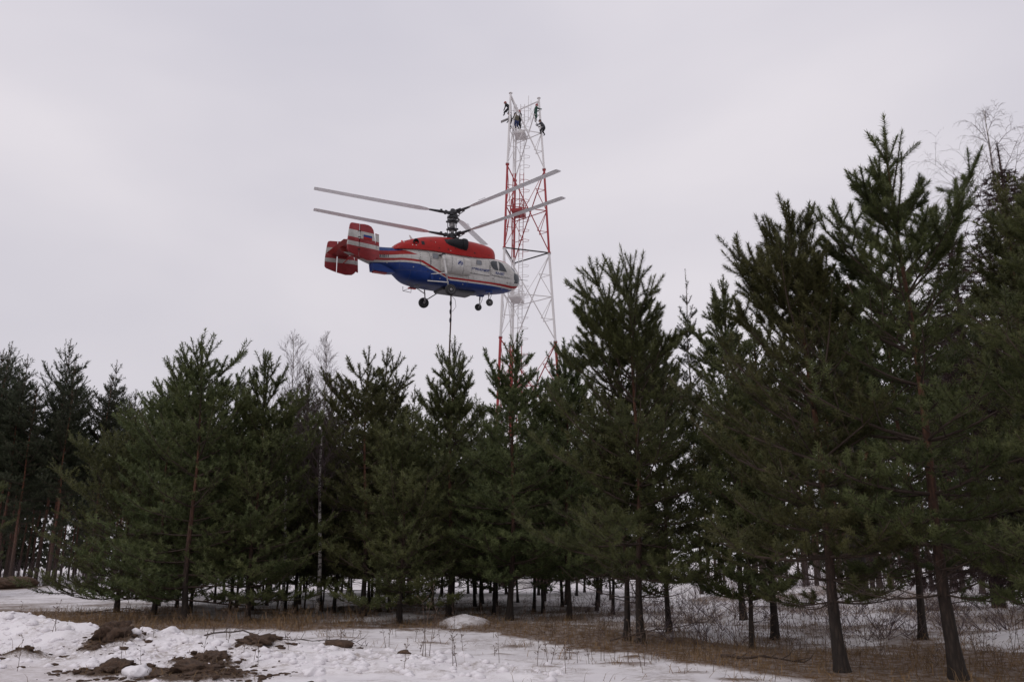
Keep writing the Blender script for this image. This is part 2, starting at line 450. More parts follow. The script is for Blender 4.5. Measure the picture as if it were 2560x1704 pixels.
def grow_pine(seed, h, rmax=2.2, nyr=17, clear=0.8, maxn=7, lat=3, third=True, extra=(), trunk_r=None, lean=0.0, bare=0.35, foldeep=3, thin=1.0, gap=None, steep=0.0):
    rng = random.Random(seed)
    lop = rng.uniform(0, 6.28); la = rng.uniform(.05, .22)      # crowns grow a little one-sided
    segs = []; shoots = []
    def jit(a): return Vector((rng.uniform(-a, a), rng.uniform(-a, a), rng.uniform(-a, a)))
    def branch(p, d, L, n, order, r, fol=True):
        n = max(1, n); seg = L / n
        for i in range(n):
            rem = n - i - 1
            tipk = (i + 1) / n
            d = (d + UP * ((0.02 + .26 * tipk * tipk) if order == 1 else .17) + jit(0.09)).normalized()
            s_ = seg * rng.uniform(.85, 1.12)
            q = p + d * s_
            ra = r * (1 - .75 * i / n); rb = r * (1 - .75 * (i + 1) / n)
            segs.append((tuple(p), tuple(q), ra, rb))
            if fol and rem < foldeep + (order == 1): shoots.append((tuple(p), tuple(d), s_ * 1.08))
            if rem >= 1 and order < 3 and not (order == 2 and not third):
                sd = d.cross(UP)
                sd = sd.normalized() if sd.length > .05 else Vector((1, 0, 0))
                for s in (-1, 1):
                    if rng.random() > .88 * thin: continue
                    an = R(rng.uniform(38, 58))
                    nd = (d * math.cos(an) + (sd * s + UP * rng.uniform(-.1, .35)) * math.sin(an)).normalized()
                    nn = min(rem, lat if order == 1 else 2)
                    branch(q, nd, min(seg * nn * 1.0, L * .55) * rng.uniform(.7, 1.05), nn, order + 1, rb * .55, fol)
                if rng.random() < .3 and order == 1 and fol:
                    nd = (d + UP * rng.uniform(.5, 1.0) + jit(.2)).normalized()
                    branch(q, nd, seg * rng.uniform(.7, 1.1), 1, 3, rb * .4)
            p = q
    tr = (trunk_r or (0.012 * h + .01)) * .78
    # trunk
    pts = [Vector((0, 0, -0.15))]; zs = []
    incs = [1.0 + .9 * (i / nyr) ** 1.5 for i in range(nyr)]
    tot = sum(incs); z = clear * .45; k = (h - clear * .45) / tot
    wob = Vector((0, 0, 0)); ph = rng.uniform(0, 6)
    def tp(z):
        t = z / h
        return Vector((lean * t + .05 * math.sin(z * .9 + ph) * min(1, z), .05 * math.cos(z * .7 + ph) * min(1, z), z))
    zz = [0.0, .15, .5]; nodes = []
    for inc in incs:
        z += inc * k; nodes.append(z)
    allz = sorted(set(zz + nodes))
    pts = [tp(0) - UP * .2] + [tp(q) for q in allz]
    def rad(z): return tr * (1 - .93 * (max(z, 0) / h) ** .85) + tr * .5 * math.exp(-max(z, 0) / .25)
    rs = [rad(0) * 1.15] + [rad(q) for q in allz]
    az0 = rng.uniform(0, 6.28)
    for j, z in enumerate(nodes[:-1]):
        age = nyr - 1 - j
        nb = rng.choice((4, 5, 5, 6)) if age > 2 else rng.choice((4, 5, 6))
        az0 += 1.1
        L0 = rmax * (1 - math.exp(-age / 3.1)) * 1.0
        for b_ in range(nb):
            if rng.random() > thin: continue
            az = az0 + b_ * 6.283 / nb + rng.uniform(-.3, .3)
            if gap is not None and abs((az - gap[0] + math.pi) % (2 * math.pi) - math.pi) < gap[1] and z < gap[2]: continue
            inc = R(min(94, 24 + age * 5.6 - steep) + rng.uniform(-8, 8))
            d = Vector((math.cos(az) * math.sin(inc), math.sin(az) * math.sin(inc), math.cos(inc)))
            L = L0 * rng.uniform(.66, 1.16) * (1 + la * math.cos(az - lop)) * (.72 if rng.random() < .10 else 1)
            n = min(age, maxn)
            if z < clear:
                if rng.random() < bare: branch(tp(z), d, L * .75, min(n, 5), 2 if rng.random() < .4 else 1, tr * .16, fol=rng.random() < .35)
            else:
                branch(tp(z), d, L, n, 1, max(.008, min(tr * .30, .010 * L + .006)))
        # a few dead twigs between the whorls low on the trunk
        if z < h * .45:
            for q in range(2):
                az = rng.uniform(0, 6.28); d = Vector((math.cos(az), math.sin(az), rng.uniform(-.2, .3))).normalized()
                branch(tp(z - k * .4), d, rng.uniform(.5, 1.1), 2, 2, .009, fol=False)
    for j in range(len(nodes) - 3, len(nodes)):
        a, b = tp(nodes[j - 1]), tp(nodes[j])
        m_ = 2 if (b - a).length > .35 else 1
        for q in range(m_):
            shoots.append((tuple(a.lerp(b, q / m_)), tuple((b - a).normalized()), (b - a).length / m_ * 1.1))
    for (z, az, inc, L, n) in extra:
        d = Vector((math.cos(az) * math.sin(inc), math.sin(az) * math.sin(inc), math.cos(inc)))
        branch(tp(z), d, L, n, 1, .028)
    return pts, rs, segs, shoots

T_NEAR = needle_template(36, 0.34, 0.056, 3)
T_MID = needle_template(13, 0.37, 0.115, 4)
T_LOW = needle_template(7, 0.42, 0.17, 5)
def pine(name, loc, label, group=None, tmpl=T_MID, rz=0.0, bark='bark', nmat='needles', fat=1.0, wood=3, **kw):
    pts, rs, segs, shoots = grow_pine(**kw)
    if tmpl is not T_NEAR: segs = [q for q in segs if q[2] > .0042]
    else: wood = 4
    rk = random.Random(kw['seed'] + 1); h_ = kw['h']; out = []
    for q in shoots:
        t = q[0][2] / h_
        if t > .70:
            out.append(q)
            if tmpl is not T_LOW: out.append(((q[0][0] + rk.uniform(-.015, .015), q[0][1] + rk.uniform(-.015, .015), q[0][2] + .03), q[1], q[2]))
        elif rk.random() < (.56 if tmpl is T_NEAR else 1.0 if nmat == 'needles_far' else .50 if t < .5 else .70): out.append(q)
    shoots = out
    root = empty(name, (loc[0], loc[1], H1(*loc)), rz, label, 'pine tree', group)
    link('trunk', trunk_mesh('trunk', pts, rs, M[bark]), root)
    b = link('branches', wood_mesh('branches', segs, M['twig'], wood), root); b['kind'] = 'stuff'
    c = link('crown', needles_mesh('crown', shoots, tmpl, M[nmat], kw['seed'], fat), root); c['kind'] = 'stuff'
    return root

def copy_thing(src, loc, rz, scale, label=None, group=None):
    r = src.copy(); COL.objects.link(r); r.location = (loc[0], loc[1], H1(loc[0], loc[1])); r.rotation_euler = (0, 0, rz); r.scale = (scale[0], scale[0], scale[1])
    if label: r['label'] = label
    if group: r['group'] = group
    for ch in list(src.children):
        c = ch.copy(); COL.objects.link(c); c.parent = r
    return r

GF_ = 'young pines along the front edge of the wood'
# name, x, y, height, label, options
pine('pine_tree', (6.63, 13.52), 'tallest near pine on the right, a long forked limb beside its leader', GF_, T_NEAR,
     seed=12, h=8.95, bare=1.0, rmax=2.2, nyr=17, clear=1.9, maxn=7, lean=-.13, trunk_r=.135, thin=.9,
     extra=((6.3, .15, R(42), 2.9, 6), (6.9, 2.9, R(30), 1.5, 4), (7.2, 1.8, R(25), 1.4, 4), (5.8, 3.3, R(50), 2.2, 5)))
pine('pine_tree', (5.19, 14.28), 'near pine with a bare brown lower trunk and three leaders at its top', GF_, T_NEAR,
     seed=25, h=7.9, steep=8, bare=1.0, rmax=2.4, nyr=16, clear=1.6, maxn=7, lean=-.2, trunk_r=.125,
     extra=((6.2, 3.1, R(16), 1.6, 4), (6.3, .3, R(15), 1.55, 4), (5.6, 3.0, R(30), 1.7, 4)))
pine('pine_tree', (2.72, 18.98), 'full bushy pine with a pointed top just right of the lattice tower', GF_, T_NEAR,
     seed=33, h=8.6, bare=1.0, rmax=2.6, nyr=17, clear=1.3, maxn=7, lean=.07, trunk_r=.11, extra=((5.2, 3.3, R(48), 2.6, 6), (6.0, 3.0, R(40), 1.9, 5)))
pine('pine_tree', (2.50, 19.6), 'slimmer dark pine stem standing hard against the left of the full bushy pine', GF_, T_LOW,
     seed=41, h=7.0, rmax=1.5, nyr=14, clear=2.2, trunk_r=.09)
pine('pine_tree', (7.95, 11.6), 'pine cut off by the right edge of the photo, nearest of all the trees', GF_, T_NEAR,
     seed=57, h=7.6, steep=-8, bare=1.0, rmax=2.4, nyr=16, clear=.8, maxn=7, trunk_r=.12)
pine('pine_tree', (3.81, 21.75), 'pine with a thin dark trunk between the bushy pointed pine and the three leader pine', GF_,
     seed=61, h=7.7, steep=8, rmax=2.1, nyr=16, clear=1.1, trunk_r=.09)
pine('pine_tree', (-0.07, 25.51), 'straight pine whose leader crosses the left legs of the lattice tower', GF_,
     seed=72, h=8.4, steep=-6, rmax=2.4, nyr=17, clear=1.1, lean=.2, trunk_r=.12, extra=((6.0, 2.9, R(28), 2.3, 5),))
pine('pine_tree', (-1.97, 27.83), 'slim pine whose spiky leader stands right below the hanging sling rope', GF_,
     seed=84, h=8.8, steep=10, rmax=2.2, nyr=17, clear=1.1, trunk_r=.11)
pine('pine_tree', (-3.17, 25.16), 'low rounded pine with paler green clumps below the tail of the helicopter', GF_,
     seed=95, h=5.9, rmax=2.3, nyr=14, clear=.5, trunk_r=.10)
pine('pine_tree', (-4.64, 27.83), 'open spiky pine right of the birches, one long limb pointing up left', GF_,
     seed=101, h=8.6, steep=-10, rmax=2.2, nyr=17, clear=.9, lean=-.2, trunk_r=.11, thin=.85, extra=((5.9, 3.0, R(48), 2.7, 6),))
pine('pine_tree', (-4.55, 30.4), 'pine top just behind and above the low rounded pine', GF_,
     seed=113, h=9.2, rmax=2.1, nyr=17, clear=1.0, trunk_r=.11)
pine('pine_tree', (-7.8, 26.42), 'narrow topped pine with a reddish stem just left of the white birch trunks', GF_,
     seed=127, h=8.1, steep=8, rmax=2.4, nyr=17, clear=.6, trunk_r=.10)
pine('pine_tree', (-9.45, 25.87), 'broad left pine with orange brown trunk showing through and candle like top shoots', GF_, T_MID,
     seed=139, h=8.5, rmax=2.8, nyr=18, clear=.6, maxn=8, lean=-.2, trunk_r=.125, gap=(R(-75), .50, 4.6), extra=((6.6, 2.8, R(25), 1.8, 4),))
pine('pine_tree', (-11.3, 28.2), 'dense pine filling the space left behind the broad orange trunked pine', GF_,
     seed=143, h=7.7, steep=-5, rmax=2.8, nyr=16, clear=.5, trunk_r=.10)
pine('pine_tree', (-13.1, 29.6), 'shorter rounded pine at the left end of the row, boughs reaching down to the snow', GF_,
     seed=155, h=6.6, rmax=2.9, nyr=15, clear=.35, trunk_r=.11)
pine('pine_tree', (1.69, 26.42), 'pine behind the gap between the tower and the full bushy pine', GF_,
     seed=167, h=8.5, steep=12, rmax=2.3, nyr=17, clear=1.0, trunk_r=.10)
pine('pine_tree', (6.6, 25.5), 'pine rising left behind the three leader pine, two thin spires at its tip', GF_,
     seed=173, h=10.3, steep=6, rmax=2.2, nyr=18, clear=1.8, trunk_r=.12, extra=((8.2, 3.1, R(18), 1.6, 4),))
pine('pine_tree', (-24.0, 38.5), 'small dark pine at the left edge of the photo standing out on the snow', GF_,
     seed=181, h=6.2, rmax=2.5, nyr=14, clear=.4, trunk_r=.12)

pine('pine_tree', (-13.7, 34.5), 'pine peeking over the shorter rounded pine at the left end of the row', GF_, seed=191, h=9.6, rmax=2.4, nyr=16, clear=.8, trunk_r=.11)
pine('pine_tree', (4.9, 18.4), 'lower bushy pine in the gap between the pointed bushy pine and the three leader pine', GF_, seed=197, h=5.6, rmax=1.7, nyr=13, clear=.7, trunk_r=.07)
# plantation behind the first row: copies sharing three meshes
stand = []
GS = 'slim pines of the dense plantation'
LS = 'slim dark pine of the dense plantation standing behind the first row of trees'
for k_, sd_ in enumerate((201, 215, 229)):
    stand.append((sd_, 7.6 + .5 * k_))
rng = random.Random(77)
plant = []
for row, y in enumerate((29.5, 31.5, 33.5, 36, 39, 42, 45, 47.5)):
    for x in np.arange(-16 - row * .8, 3.5 + row * .2, 1.75 if row < 3 else 2.1):
        px = x + rng.uniform(-.55, .55); py = y + rng.uniform(-.7, .7)
        if px < -12.5 - (py - 29) * .25: continue
        plant.append((px, py))
protos = [None] * 3
for i, (px, py) in enumerate(plant):
    q = i % 3
    if protos[q] is None:
        protos[q] = pine('young_pine', (px, py), LS, GS, T_LOW, nmat='needles', seed=stand[q][0], h=stand[q][1], rmax=1.9, nyr=15, clear=1.2, maxn=6, trunk_r=.075, bark='bark_dark', wood=3, bare=1.0)
    else:
        s = rng.uniform(.84, 1.06)
        copy_thing(protos[q], (px, py), rng.uniform(0, 6.28), (s, s * rng.uniform(.94, 1.05)))
# right hand infill behind the near pines
GR = 'pines behind the near right hand trees'
for (x, y, h, lab, rz) in ((8.9, 19.5, 9.0, 'dark pine with spreading lower boughs showing between the two near right hand trunks', 1), (10.6, 17.2, 9.7, 'tall dark pine just behind the right edge tree', 2), (5.9, 20.2, 7.6, 'shaded pine directly behind the three leader pine', 3.5)):
    pine('pine_tree', (x, y), lab, GR, T_LOW if x < 6 else T_MID, rz=rz, seed=int(x * 37), h=h, rmax=2.2, nyr=16, clear=2.0, trunk_r=.11)

# tall mature pines
GT = 'tall mature pines'
def tall(loc, h, seed, label, group=GT, clear=.42, rmax=3.3, thin=.92, rz=0., lean=0., tr=None, nm='needles_far'):
    return pine('tall_pine', loc, label, group, T_LOW, rz=rz, bark='bark_tall', nmat=nm, fat=1.35, wood=3, seed=seed, h=h, rmax=rmax, nyr=18, clear=h * clear,
                maxn=6, third=True, lat=2, trunk_r=tr or h * .0105, bare=.25, thin=thin, lean=lean)
ta = tall((-31.2, 58.0), 16.7, 301, 'tallest of the mature pines at the left, reddish trunk and pointed open crown', lean=.3)
tb = tall((-37.5, 62.0), 17.6, 315, 'mature pine cut by the left edge of the photo, crown in loose tufts', clear=.43, thin=1.0)
tc_ = tall((-28.5, 60.0), 15.6, 329, 'mature pine with a narrow dark crown, rightmost of the tall left group', clear=.40, thin=1.0, rmax=2.5)
td = tall((-24.2, 60.0), 14.6, 343, 'mature pine whose small dark top peeks over the left end of the row', clear=.4)
LD = 'dark crowned pine in the close packed group at the far left'
for i, (x, y, h_) in enumerate(((-34.6, 57, 15.6), (-33.0, 56, 14.2), (-29.6, 56.5, 14.6), (-27.3, 57.0, 13.9), (-26.0, 58.0, 13.2), (-35.8, 58.5, 16.2), (-31.8, 60.5, 15.4), (-28.8, 55.0, 12.6), (-30.9, 54.5, 13.0), (-25.3, 56.0, 12.2), (-33.9, 54.0, 12.6), (-32.2, 55.2, 14.9))):
    src, hs = ((tb, 17.6), (tc_, 15.6))[i % 2]
    copy_thing(src, (x, y), i * 1.7, (h_ / hs * 1.05, h_ / hs), LD, 'close packed pines at the far left')
LB = 'mature pine in the far stand beyond the clearing, thin reddish trunk'
for i in range(58):
    x = rng.uniform(-58, -25); y = rng.uniform(59, 88)
    if abs(x + 30) < 2 and y < 62: continue
    s = rng.uniform(.72, .92)
    copy_thing((ta, tb, tc_, td)[i % 4], (x, y), rng.uniform(0, 6.28), (s, s), LB, 'far stand of mature pines on the left')
LR = 'thin trunked mature pine in the far stand on the right behind the snow'
tr1 = tall((19.5, 47.0), 16.5, 357, LR, 'far stand of mature pines on the right', clear=.55, rmax=2.1)
tr2 = tall((15.6, 42.0), 15.5, 364, LR, 'far stand of mature pines on the right', clear=.55, rmax=2.0)
for i in range(96):
    y = rng.uniform(42, 84); x = y * rng.uniform(.22, .66)
    if y < 50 and x < 12: continue
    s = rng.uniform(.8, 1.0) * (1.0 if x > y * .36 else .82)
    copy_thing((tr1, tr2)[i % 2], (x, y), rng.uniform(0, 6.28), (s, s))
pine('slender_pine', (9.6, 45.0), 'slender pine with sparse leafy tufts, its thin top left of the three leader pine', None, T_LOW, nmat='needles_far', fat=1.1, wood=3,
     seed=377, h=17.3, rmax=1.5, nyr=20, clear=5, maxn=5, thin=.7, trunk_r=.11)
bigp = MB(); bigp.tube([(0, 0, -.3), (0, 0, .4), (.05, 0, 3), (.05, .1, 7), (0, .1, 11)], [.42, .33, .29, .22, .05], 12)
bt = empty('thick_pine', (12.3, 31.5, H1(12.3, 31.5)), 0, 'thick dark trunk of an old pine standing between the two near right hand pines', 'pine tree')
bigp.build('trunk', M['bark_dark'], bt, smooth=True)
_p, _r, _s, _sh = grow_pine(401, 12, rmax=2.8, nyr=18, clear=6.5, maxn=6, lat=2, trunk_r=.3, thin=.8)
c = link('branches', wood_mesh('branches', _s, M['twig'], 4), bt); c['kind'] = 'stuff'
c = link('crown', needles_mesh('crown', _sh, T_LOW, M['needles_far'], 5, 1.3), bt); c['kind'] = 'stuff'

# far wood that reads as one mass
def far_wood():
    r_ = np.random.default_rng(5)
    pts, rs, segs, shoots = grow_pine(501, 13, rmax=2.6, nyr=13, clear=.8, maxn=2, third=False, lat=2, trunk_r=.15)
    tm = needle_template(3, .7, .6, 9)
    P = np.array([s[0] for s in shoots]); D = np.array([s[1] for s in shoots]); L = np.array([s[2] for s in shoots])
    allP = []; allD = []; allL = []; wood = []
    for i in range(100):
        y = r_.uniform(90, 120); x = r_.uniform(-.95, .95) * y
        s = r_.uniform(.7, 1.0); a = r_.uniform(0, 6.28); ca, sa = math.cos(a), math.sin(a)
        if abs(x) < y * .55 and i % 3: s *= .8
        Rm = np.array([[ca, -sa, 0], [sa, ca, 0], [0, 0, 1]])
        allP.append(P @ Rm.T * s + [x, y, 0]); allD.append(D @ Rm.T); allL.append(L * s * 1.6)
        wood.append(((x, y, -.5), (x + .1, y, 12 * s), .2 * s, .06))
    sh = [(p, d, l) for p, d, l in zip(np.concatenate(allP), np.concatenate(allD), np.concatenate(allL))]
    me = needles_mesh('far_wood', sh, tm, M['needles_far'], 3, 2.2)
    tag(link('far_wood', me), kind='stuff', label='dark band of distant forest closing the clearing', cat='forest')
    tag(link('far_trunks', wood_mesh('far_trunks', wood, M['bark_dark'], 5)), kind='stuff', label='trunks of the distant forest beyond the clearing', cat='forest')
far_wood()

# spruce, brown and bare trees
def grow_bare(seed, h, n3=2, r0=.09, spread=.35, droop=0.0, start=.3, nb=26, lean=(0, 0), sub=7, curl=.12):
    rng = random.Random(seed); segs = []
    def tp(z): return Vector((lean[0] * (z / h) ** 1.3 + .06 * math.sin(z), lean[1] * z / h + .06 * math.cos(z * 1.3), z))
    zs = [i * h / 14 for i in range(15)]
    pts = [tp(0) - UP * .2] + [tp(z) for z in zs]; rs = [r0 * 1.2] + [r0 * (1 - .95 * z / h) + .004 for z in zs]
    def tw(p, d, L, r, o):
        n = 5 if o == 1 else 3 if o == 2 else n3
        for i in range(n):
            t = (i + 1) / n
            d = (d + Vector((rng.uniform(-curl, curl), rng.uniform(-curl, curl), rng.uniform(-curl, curl) * .6 + (.10 if o == 1 else .04) - droop * t * (o * .5)))).normalized()
            q = p + d * L / n
            segs.append((tuple(p), tuple(q), r * (1 - .8 * i / n), r * (1 - .8 * (i + 1) / n)))
            if o < 4:
                for k in range(rng.choice((1, 2, 2)) if o < 3 else 1):
                    a = Vector((rng.uniform(-1, 1), rng.uniform(-1, 1), rng.uniform(-.5, .8))).normalized()
                    tw(q, (d + a * .75).normalized(), L * rng.uniform(.35, .55), r * .5 * (1 - .6 * t) + .0030, o + 1)
            p = q
    for i in range(nb):
        z = h * (start + (1 - start) * (i / nb) ** .9)
        az = i * 2.4 + rng.uniform(-.4, .4); inc = R(rng.uniform(28, 48))
        L = spread * h * (1.05 - z / h) ** .8 * rng.uniform(.7, 1.1)
        tw(tp(z), Vector((math.cos(az) * math.sin(inc), math.sin(az) * math.sin(inc), math.cos(inc))), L, r0 * .28 * (1.1 - z / h) + .003, 1)
    return pts, rs, segs
def bare_tree(name, loc, label, cat, group=None, bark='birch', twig='twig_birch', **kw):
    pts, rs, segs = grow_bare(**kw)
    root = empty(name, (loc[0], loc[1], H1(*loc)), 0, label, cat, group)
    link('trunk', trunk_mesh('trunk', pts, rs, M[bark], 8), root)
    b = link('twigs', wood_mesh('twigs', segs, M[twig], 3), root); b['kind'] = 'stuff'
    return root
GBI = 'bare birches'
bare_tree('birch_tree', (-7.55, 29.2), 'left of two slim white birches whose bare twigs rise above the pines', 'birch', GBI, seed=1, h=9.4, r0=.06, spread=.30, nb=30, start=.3, lean=(-.2, 0))
bare_tree('birch_tree', (-6.14, 28.04), 'right of two slim birches, black marked white trunk seen to the snow', 'birch', GBI, seed=2, h=9.0, r0=.065, spread=.28, nb=32, start=.3, lean=(-.2, 0))
w1 = bare_tree('birch_tree', (-36.0, 95.0), 'far birch with a hazy twig crown right of the tall pines', 'birch', GBI, seed=4, h=23.7, r0=.16, spread=.20, nb=26, start=.3)
copy_thing(w1, (-32.6, 90.0), 2, (.9, .93), 'second far birch, its round twig crown over a gap in the wood', GBI)
copy_thing(w1, (-27.0, 95.0), 4, (.9, .84), 'smallest far birch, twig top just showing over the front pines', GBI)
bare_tree('birch_tree', (22.0, 35.0), 'big weeping birch at the top right corner of the wood, drooping fine twigs', 'birch', GBI, seed=5, h=21.5, r0=.24, n3=3, spread=.40, nb=25, start=.3, droop=.35, lean=(-.6, 0))
for i, (x, y, h, lab) in enumerate(((-7.0, 30.0, 6.6, 'bare thin sapling with purple brown twigs left of the birch trunks'), (-6.6, 31.0, 6.0, 'bare thin sapling with purple brown twigs right behind the birch trunks'), (-8.3, 31.5, 6.3, 'bare thin sapling between the narrow topped pine and the birches'))):
    bare_tree('bare_sapling', (x, y), lab, 'sapling', 'bare saplings by the birches', bark='twig', seed=20 + i, h=h, r0=.03, spread=.22, nb=16, start=.15)
def spruce(loc, h, seed, label, nm):
    rng = random.Random(seed); segs = []; shoots = []
    pts = [(0, 0, -.2), (0, 0, h * .5), (.05, 0, h)]; rs = [.22, .13, .015]
    nw = 36
    for j in range(nw):
        z = h * (.12 + .83 * j / nw); L0 = (h - z) * .34 + .06
        for b_ in range(6):
            az = j * 1.3 + b_ * 1.047 + rng.uniform(-.2, .2)
            L = L0 * rng.uniform(.75, 1.15); n = max(2, int(L / .35)); p = Vector((0, 0, z)); d = Vector((math.cos(az), math.sin(az), .25)).normalized()
            for i in range(n):
                d = (d + Vector((0, 0, -.12 if i < n * .6 else .14))).normalized(); q = p + d * L / n
                segs.append((tuple(p), tuple(q), .012, .008)); shoots.append((tuple(p), tuple(d), L / n * 1.1))
                sdv = d.cross(UP).normalized()
                for s in (-1, 1):
                    shoots.append((tuple(q), tuple((d * .6 + sdv * s * .8 + UP * -.25).normalized()), min(.5, (n - i) * .11 + .15, L0 * .45)))
                p = q
    for q in range(5): shoots.append(((.04, 0, h * (.93 + .014 * q)), (.05 * math.sin(q), .05 * math.cos(q), 1), .3))
    root = empty('spruce_tree', (loc[0], loc[1], H1(*loc)), 0, label, 'spruce')
    link('trunk', trunk_mesh('trunk', pts, rs, M['bark_dark'], 8), root)
    b = link('branches', wood_mesh('branches', segs, M['twig'], 3), root); b['kind'] = 'stuff'
    c = link('crown', needles_mesh('crown', shoots, T_MID, M[nm], seed, 1.15), root); c['kind'] = 'stuff'
spruce((15.3, 24.6), 14.1, 7, 'dark reddish brown spruce at the right edge under the weeping birch', 'needles_brown')
spruce((16.9, 25.6), 14.6, 9, 'reddish spruce cut by the right edge of the photo', 'needles_brown')
spruce((15.0, 27.5), 13.0, 8, 'lower brownish spruce left beside the taller reddish spruce', 'needles_brown')

# ------------------------------------------------------------------ lattice tower
def paint(name, c, rough=.45):
    m, nt, b, o = mat_new(name)
    n = noise(nt, 1.7, 6, .7); n2 = noise(nt, 11, 5, .7)
    col = mixn(nt, rampn(nt, n2, [(.55, (0, 0, 0)), (.72, (1, 1, 1))]), c, tuple(x * .45 + .02 for x in c))
    col = mixn(nt, .5, col, rampn(nt, n, [(.3, (.75, .73, .70)), (.65, (1.05, 1.05, 1.05))]), 'MULTIPLY')
    nt.links.new(col, b.inputs['Base Color']); b.inputs['Roughness'].default_value = rough
    return m
M['tw_white'] = paint('white_tower_paint', (.70, .68, .68))
M['tw_red'] = paint('red_tower_paint', (.34, .030, .034))
M['steel'] = simple('dark_steel', (.045, .043, .045), .5, .5)
M['galv'] = simple('galvanised_steel', (.30, .29, .29), .5, .6)
TZ = [0, 3.6, 11.8, 19.84, 27.91, 36.0, 43.3]
TCOL = ['tw_red', 'tw_white', 'tw_red', 'tw_white', 'tw_red', 'tw_white']
def side(z): return np.interp(z, [0, 3.7, 11.8, 19.84, 27.91, 36.0, 43.3], [7.0, 6.6, 5.75, 4.95, 4.15, 3.5, 2.75])
def leg_pt(k, z):
    a = R((-131.5, -11.5, 108.5)[k]); r_ = side(z) / math.sqrt(3)
    return Vector((.93 + r_ * math.cos(a), 71.5 + r_ * math.sin(a), z))
tower = empty('lattice_tower', (.93, 71.5, 0), 0, 'tall three legged lattice tower in red and white bands rising behind the pines', 'tower')
def unit_tube(name, n, mat):
    mb = MB(); mb.lathe([(1, 0), (1, 1)], n=n)
    me = bpy.data.meshes.new(name); me.from_pydata(mb.v, [], mb.f); me.materials.append(M[mat]); me.update()
    return me
UT = {(m, n): unit_tube('tube', n, m) for m in ('tw_red', 'tw_white', 'steel', 'galv') for n in (8, 12)}
TORG = Vector((.93, 71.5, 0))
def bar(name, a, b, r_, mat, parent=tower, n=8):
    a = Vector(a) - TORG; b = Vector(b) - TORG; d = b - a
    o = link(name, UT[(mat, n)], parent)
    o.matrix_local = Matrix.Translation(a) @ d.to_track_quat('Z', 'Y').to_matrix().to_4x4() @ Matrix.Diagonal((r_, r_, d.length, 1))
    return o
for s in range(6):
    z0, z1 = TZ[s], TZ[s + 1]; mt = TCOL[s]; other = TCOL[s]
    for k in range(3):
        bar('leg', leg_pt(k, z0 + .03), leg_pt(k, z1 - .03), .088 + .010 * (5 - s), mt, n=12)
        for zz in (z0 + .03, z1 - .09):
            if zz > .1: bar('flange', leg_pt(k, zz), leg_pt(k, zz + .06), .17, mt, n=12)
    if s == 0:
        for k in range(3):
            j = (k + 1) % 3
            bar('brace', leg_pt(k, z1 - .2), leg_pt(j, z0 + .2), .06, mt); bar('brace', leg_pt(j, z1 - .2), leg_pt(k, z0 + .2), .045, mt)
            bar('girt', leg_pt(k, z1 - .15), leg_pt(j, z1 - .15), .06, mt)
        continue
    zm = (z0 + z1) / 2; q1 = z0 + (z1 - z0) * .25; q3 = z0 + (z1 - z0) * .75
    for k in range(3):
        j = (k + 1) % 3
        a0, a1, b0, b1 = leg_pt(k, z0 + .15), leg_pt(k, z1 - .15), leg_pt(j, z0 + .15), leg_pt(j, z1 - .15)
        top = s == 5
        bar('brace', a1, b0, .050, mt)
        bar('brace', b1 + Vector((0, .06, 0)), a0 + Vector((0, .06, 0)), .026, mt)
        bar('girt', leg_pt(k, zm), leg_pt(j, zm), .042, mt)
        if s in (4,):
            bar('girt', leg_pt(k, z0 + .05), leg_pt(j, z0 + .05), .065, 'steel')
        if top and k != 0: bar('girt', leg_pt(k, z1 - .35), leg_pt(j, z1 - .35), .06, mt)
        # short redundant members at the quarter heights, from each leg to the diagonal beside it
        for (u, v_) in ((k, j), (j, k)):
            d1 = leg_pt(u, q3).lerp(leg_pt(v_, q3), .25); d2 = leg_pt(u, q1).lerp(leg_pt(v_, q1), .25)
            bar('strut', leg_pt(u, q3), d1, .027, mt); bar('strut', leg_pt(u, q1), d2, .027, mt)
            bar('strut', d1, leg_pt(u, zm), .030, mt)
            bar('strut', d2 + Vector((0, .03, 0)), leg_pt(u, zm) + Vector((0, .03, 0)), .028, mt)
# feeder mast, ladder with hoops
lad = link('ladder', None, tower)
def lp(z, dx=0, dy=0): t = z / 43.0; return Vector((.20 + .62 * t + dx, 72.6 - .9 * t + dy, z))
for s in range(6):
    z0, z1 = TZ[s], min(TZ[s + 1], 42.9); mt = TCOL[s]
    for dx in (-.0, .36):
        bar('rail', lp(z0 + .3 if s == 0 else z0, dx), lp(z1, dx), .032, mt, lad)
    zz = z0 + .35
    while zz < z1:
        bar('rung', lp(zz, 0), lp(zz, .36), .017, mt, lad); zz += .42
    zz = z0 + .5
    while zz < z1:
        mb = MB(); c0 = lp(zz, .18) - TORG
        pts = [c0 + Vector((.18 * math.cos(R(a)) + (.30 * math.sin(R(a)) if 0 <= a <= 180 else 0) * .9, -.62 * math.sin(R(a)), 0)) for a in range(0, 181, 30)]
        pts = [c0 + Vector((-.18, 0, 0)), c0 + Vector((-.1, -.5, 0)), c0 + Vector((.35, -.68, 0)), c0 + Vector((.72, -.45, 0)), c0 + Vector((.66, -.1, 0)), c0 + Vector((.18, 0, 0))]
        mb.tube(pts, .02, 5); mb.build('hoop', M[mt], lad); zz += .95
    for dx in (-.42, -.62):
        bar('pipe', lp(z0, dx, .1), lp(z1, dx, .1), .07 if dx == -.42 else .045, mt)
